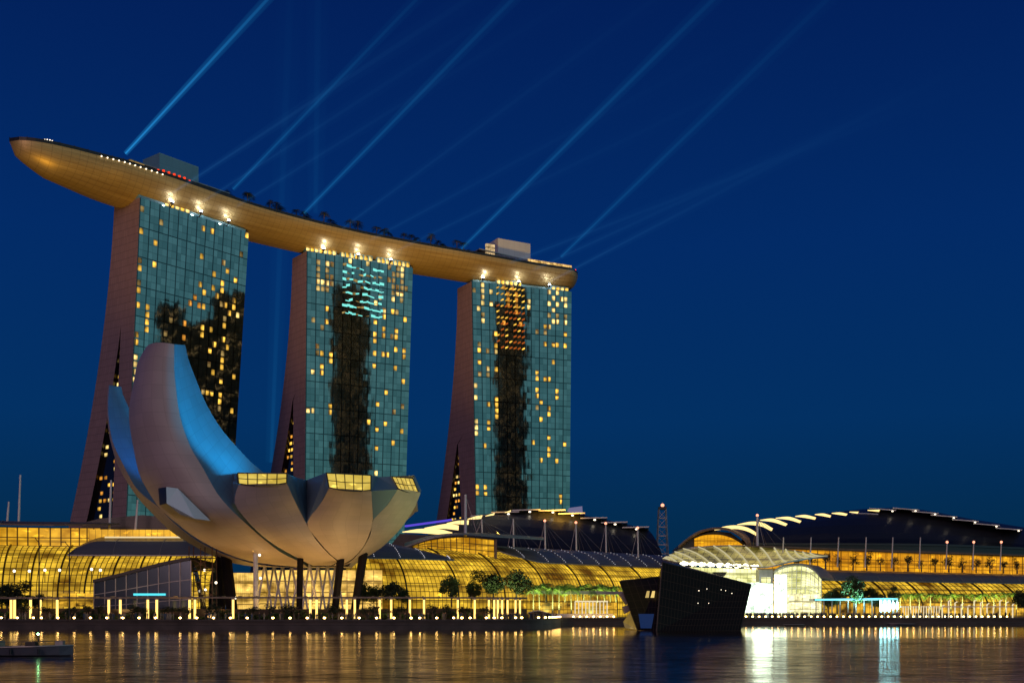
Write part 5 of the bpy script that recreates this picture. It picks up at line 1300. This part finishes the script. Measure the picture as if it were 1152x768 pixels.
for k in range(14):
    sx = s(60) + (s(150)-s(60))*k/13 if k < 7 else s(440) + (s(545)-s(440))*(k-7)/6; p, _ = dk(sx, .6, 0)
    plant('shrub', p, .8, f'{ORD[k%7]} dark shrub from the left ' + ('near the pointed tip of the roof deck' if k < 7 else 'on the roof deck between middle and right towers'), 'shrub', 'shrubs on the roof deck')
for k, px in enumerate([30,52,80,100,112,150,160,192,205,232,246,284,305,318,331,370,380,412,422,450,487,500,523,545]):
    p = min(path, key=lambda q: abs(576+F*q.x/q.y-px))
    plant('shrub', Vector(((px-576)/F*(p.y-1.6), p.y-1.6, GZ-.1)), 1.05, f'{ORD[k]} low dark shrub from the left in the planting bed along the museum quay', 'shrub', 'shrubs along the museum quay')
for i, (px,Y,sc) in enumerate(((8,300,1.0),(20,304,.75),(38,303,.75),(1153,346,.85))):
    plant('dark' if i in (0,3) else 'round', PX(px,Y,GZ), sc, ('dark tree at the far left edge before the mall','small golden-lit tree second from the left edge','small golden-lit tree third from the left edge','big black tree cut by the right edge of the picture')[i], 'tree', 'trees at the picture edges')
for q in PROTO.values():
    for o in q:
        if o.name not in usedp:
            for ch in list(o.children): bpy.data.objects.remove(ch)
            bpy.data.objects.remove(o)
# clipped hedge in the planting bed: one mass of leaves
b = MB(); hr = random.Random(17)
for i in range(len(path)-1):
    for k in range(46):
        t_ = hr.random(); p = path[i].lerp(path[i+1], t_); hh = 1.5+.5*math.sin(p.x*.35)+.3*math.sin(p.x*1.1)
        if math.sin(p.x*.16+1) > .72: hh *= .35
        c = p + Vector((hr.uniform(-.3,.3), hr.uniform(2.3,4.2), GZ + hr.random()**.6*hh)); a_ = hr.uniform(.22,.42)
        u_ = Vector((hr.gauss(0,1), hr.gauss(0,1), hr.gauss(0,.7))).normalized()*a_; v_ = u_.orthogonal().normalized()*a_*.7
        b.quad(c-u_, c-v_, c+u_, c+v_)
tag(b.build('hedge', M['leaf']), 'long leafy hedge between the uplit columns of the museum quay', 'hedge', kind='stuff')
# planter wall behind the shrubs
b = MB()
for i in range(len(path)-1):
    p, q = path[i]+Vector((0,4.5,0)), path[i+1]+Vector((0,4.5,0)); b.hexa([(p.x,p.y,GZ),(q.x,q.y,GZ),(q.x,q.y+1,GZ),(p.x,p.y+1,GZ)], [(p.x,p.y,GZ+2.5),(q.x,q.y,GZ+2.5),(q.x,q.y+1,GZ+2.5),(p.x,p.y+1,GZ+2.5)])
tag(b.build('planter_wall', mat('planter_stone', (.06,.038,.022), .7, noise=(.5,.3))), 'long low brown planter wall behind the shrubs of the museum quay', 'wall')

# landscape lamps that light trees and walls (unseen, set at their feet)
for (px, Y, z, e, c) in ((40,272,3.4,420,(1,.72,.3)),(135,272,3.4,420,(1,.72,.3)),(235,272,3.4,420,(1,.72,.3)),(400,275,3.6,500,(1,.72,.3)),(470,276,3.6,700,(1,.75,.3)),(560,281,3.6,1600,(.9,1,.35)),(585,283,3.6,1600,(.8,1,.35)),(965,346,3.6,1600,(.45,1,.9)),(1150,349,3.6,20,(.9,1,.5))):
    light('unseen_ground_lamp', 'SPOT', PX(px,Y,z-.9), e*(5 if px < 600 else 12.0), c, PX(px,Y+2.5,z+20), spot_size=R(125), spot_blend=.6, shadow_soft_size=.4)

# ------------------------------------------------------------------ street furniture and masts
def street_lamp(px, ytop, Y, side, label):
    root = empty('street_lamp', PX(px,Y,GZ), label, 'street lamp', 'tall unlit lamp posts on the quay')
    top = S(px,ytop+3,Y); b = MB(); b.bar(PX(px,Y,GZ), top, .22, .12, 8); b.build('pole', M['dark'], root)
    b = MB(); b.bar(top, top+Vector((side*.9,0,1.0)), .10, .08, 6); b.box(top+Vector((side*1.3,0,1.15)), (1.0,.4,.18)); b.build('lamp_head', M['dark'], root)
street_lamp(44, 607, 261, -1, 'tall dark lamp post at the left, nearer the picture edge')
street_lamp(78, 612, 262, -1, 'tall dark lamp post at the left, second from the picture edge')

def roof_mast(px, y0, y1, Y, tilt, label, lampm=None, r=.32, stay=0, group='white masts above the middle mall'):
    root = empty('roof_mast', S(px,y1,Y), label, 'mast', group)
    b = MB(); b.bar(S(px,y1,Y), S(px+tilt,y0,Y), r, r*.7, 7); b.build('pole', M['white'], root)
    if stay:
        b = MB()
        for q_ in (10,20,32): b.mark(); b.bar(S(px+tilt,y0+2,Y), S(px+q_,y1-2,Y+12), .06, n=4)
        b.mark(); b.bar(S(px+tilt,y0+1,Y), S(px+stay,y1,Y), .09, n=4); b.mark(); b.bar(S(px+tilt,y0+1,Y), S(px-stay*.6,y1,Y+8), .07, n=4); b.each('stay', M['steel'], root)
    if lampm:
        b = MB(); b.ball(S(px+tilt,y0-.6,Y), .5, 8, 5); b.build('lamp', lampm, root)
warmred = emit('mast_lamp', (1.0,.35,.2), 2.2)
roof_mast(523.6,556,603,380,0,'tallest white mast, left of the others on the middle mall roof', None, .55, 14)
for k, (px,y0,y1) in enumerate(((542.5,583,603),(578,583,621),(613.5,586,622),(648.5,588,625),(682,589,626),(718,594,628))):
    roof_mast(px,y0,y1,416+k*3,-.6,f'{ORD[k]} shorter mast from the left on the middle mall roof', warmred if k > 1 else None, .34, -8)
roof_mast(852,580,614,400,0,'thick white mast with a lamp above the fan canopy of the event hall', warmred, .5, 8, 'masts above the right mall')
for k, px in enumerate((880,911,942,973,1003,1034,1064,1094,1125)):
    roof_mast(px,604 if k < 6 else 610,636+k*.7,388+k*6,1.5,f'{ORD[k]} slim mast from the left along the amber gallery', warmred if k > 5 else None, .28, 0, 'masts above the right mall')
for px, y0, lb in ((20,534,'taller of two pale masts behind the left mall'),(7,564,'shorter of two pale masts at the left edge')):
    roof_mast(px+1,y0,588,420,2,lb,None,.45,0,'far masts at the left')
roof_mast(123,540,600,365,2,'left pale mast before the foot of the left tower',None,.42,0,'masts under the left tower'); roof_mast(152,562,600,365,3,'right pale mast before the foot of the left tower',None,.42,0,'masts under the left tower')

lt = empty('lattice_tower', PX(745,520,GZ), 'slim lattice tower with a red lamp, standing behind between the two halls', 'lattice tower')
b = MB(); c = PX(745,520,0); z0, z1 = GZ, S(745,573,520).z
for sx_, sy_ in ((-1,-1),(1,-1),(1,1),(-1,1)): b.bar((c.x+3.6*sx_,c.y+3.6*sy_,z0), (c.x+1.6*sx_,c.y+1.6*sy_,z1), .22, n=5)
k = 0; z = z0+4
while z < z1:
    q = 3.6-2.0*(z-z0)/(z1-z0)
    for (ax,ay),(bx,by) in (((-1,-1),(1,-1)),((1,-1),(1,1)),((1,1),(-1,1)),((-1,1),(-1,-1))):
        b.bar((c.x+q*ax,c.y+q*ay,z), (c.x+q*bx,c.y+q*by,z), .16, n=4); b.bar((c.x+q*ax,c.y+q*ay,z), (c.x+q*bx,c.y+q*by,min(z1,z+4)), .10, n=4)
    z += 4
b.build('frame', M['steel'], lt)
b = MB(); b.box((c.x,c.y,z1+.6), (3.4,3.4,1.2)); b.build('cabin', M['dark'], lt)
b = MB(); b.ball((c.x,c.y-1,z1+1.9), .8, 8, 5); b.build('lamp', warmred, lt)

# white marquee roofs and a pontoon between terrace and pavilion
mq = empty('waterfront_stage', PX(655,337,GZ), 'low white stage and frame on the quay between the terrace and the dark pavilion', 'stage')
b = MB(); b.prism([(612,690),(690,690),(690,694),(612,694)], 334.5, 4); b.build('platform', M['white'], mq)
b = MB(); b.slab(loft(SE([(594,689,322),(606,687,322),(618,690,322)]), SE([(596,692,330),(608,690.5,330),(622,694,330)]), 8, 3), .2); b.build('tent_roof', M['white'], mq)
b = MB()
for px in (596,620): b.mark(); b.bar(PX(px,326,GZ), S(px,691,326), .12)
b.each('tent_post', M['steel'], mq)
b = MB()
for px in range(647,685,4): b.bar(PX(px,340,GZ), S(px,676,340), .16)
b.bar(S(647,676,340), S(684,676,340), .2)
b.build('white_frame', bpy.data.materials['white_post_glow'], mq)
b = MB(); b.quad(PX(598,352,GZ), PX(694,352,GZ), PX(694,352,GZ+4.8), PX(598,352,GZ+4.8), 0, ((0,0),(24,0),(24,2),(0,2))); b.build('backdrop_shopfront', M['shop'], mq)

# ------------------------------------------------------------------ boats
def boat(loc, L, W_, Hh, rz, label, colr, lampm=None, lampz=1.2, lampx=0):
    root = empty('boat', loc, label, 'boat', None); x0, y0, z0 = loc
    st = []; nS = 12; ca, sa = math.cos(rz), math.sin(rz)
    T = lambda x, y, z: (x0+x*ca-y*sa, y0+x*sa+y*ca, z0+z)
    for i in range(nS+1):
        t = i/nS; wd = W_/2*min(1, ((1-t)/.30))**.6 if t > .7 else W_/2*(.88+.12*min(1,t*4)); wd = max(wd,.03); sh_ = Hh*(1+.25*t*t)
        st.append([T(-L/2+L*t, wd, sh_), T(-L/2+L*t, wd*.82, Hh*.15), T(-L/2+L*t, 0, -.3), T(-L/2+L*t, -wd*.82, Hh*.15), T(-L/2+L*t, -wd, sh_)])
    b = MB(); b.grid(st, 0); b.face(list(reversed(st[0])), 0); b.build('hull', mat('boat_hull', colr, .4), root)
    b = MB(); b.grid([[r_[0], r_[4]] for r_ in [[Vector(q)+Vector((0,0,-.12)) for q in a] for a in st]], 0); b.build('deck', M['pave'], root)
    b = MB()
    for i in range(nS): 
        for j in (0,4): b.bar(st[i][j], st[i+1][j], .06, n=4)
    b.build('gunwale', M['steel'], root)
    b = MB()
    for i in range(0, nS-1):
        for j in (0,4): b.bar(st[i][j], Vector(st[i][j])+Vector((0,0,.42)), .02, n=4); b.bar(Vector(st[i][j])+Vector((0,0,.42)), Vector(st[i+1][j])+Vector((0,0,.42)), .02, n=4)
    b.build('railing', M['dark'], root)
    if L > 10:
        b = MB(); b.box(T(L*.40,.2,Hh*1.2+.2), (.7,.6,.45)); b.build('bow_locker', M['steel'], root)
        b = MB(); b.box(T(-L*.1,0,Hh+.3), (2.2,1.4,.55)); b.build('hatch', M['steel'], root)
        for sx_ in (-.3,.1,.3):
            b = MB(); b.bar(T(L*sx_,-W_/2-.12,Hh*.85), T(L*sx_,-W_/2-.12,Hh*.25), .13, n=8); b.build('fender', M['dark'], root)
    if lampm:
        b = MB(); b.bar(T(lampx,0,Hh), T(lampx,0,lampz), .05); b.box(T(lampx-.6,0,Hh+.25), (.9,.7,.5)); m2 = b.build('lamp_post', M['dark'], root)
        b = MB(); b.ball(T(lampx,0,lampz), .09, 8, 5); b.build('lamp', lampm, m2)
    return root
boat((-46.2,105,0), 12.5, 3.0, .80, R(2), 'grey flat work boat moored in the left foreground with a small bright lamp', (.07,.075,.10), emit('boat_lamp', (.35,1.0,.40), 60, True), 2.0, 3.1)
boat((PX(1013,326).x,326,0), 7.5, 2.0, .7, R(180), 'small dark boat on the water in front of the cyan-lit arcade', (.02,.02,.025))
boat((PX(893,333).x,333,0), 6, 1.6, .35, R(0), 'low dark pontoon boat by the quay right of the dark pavilion', (.03,.025,.02))
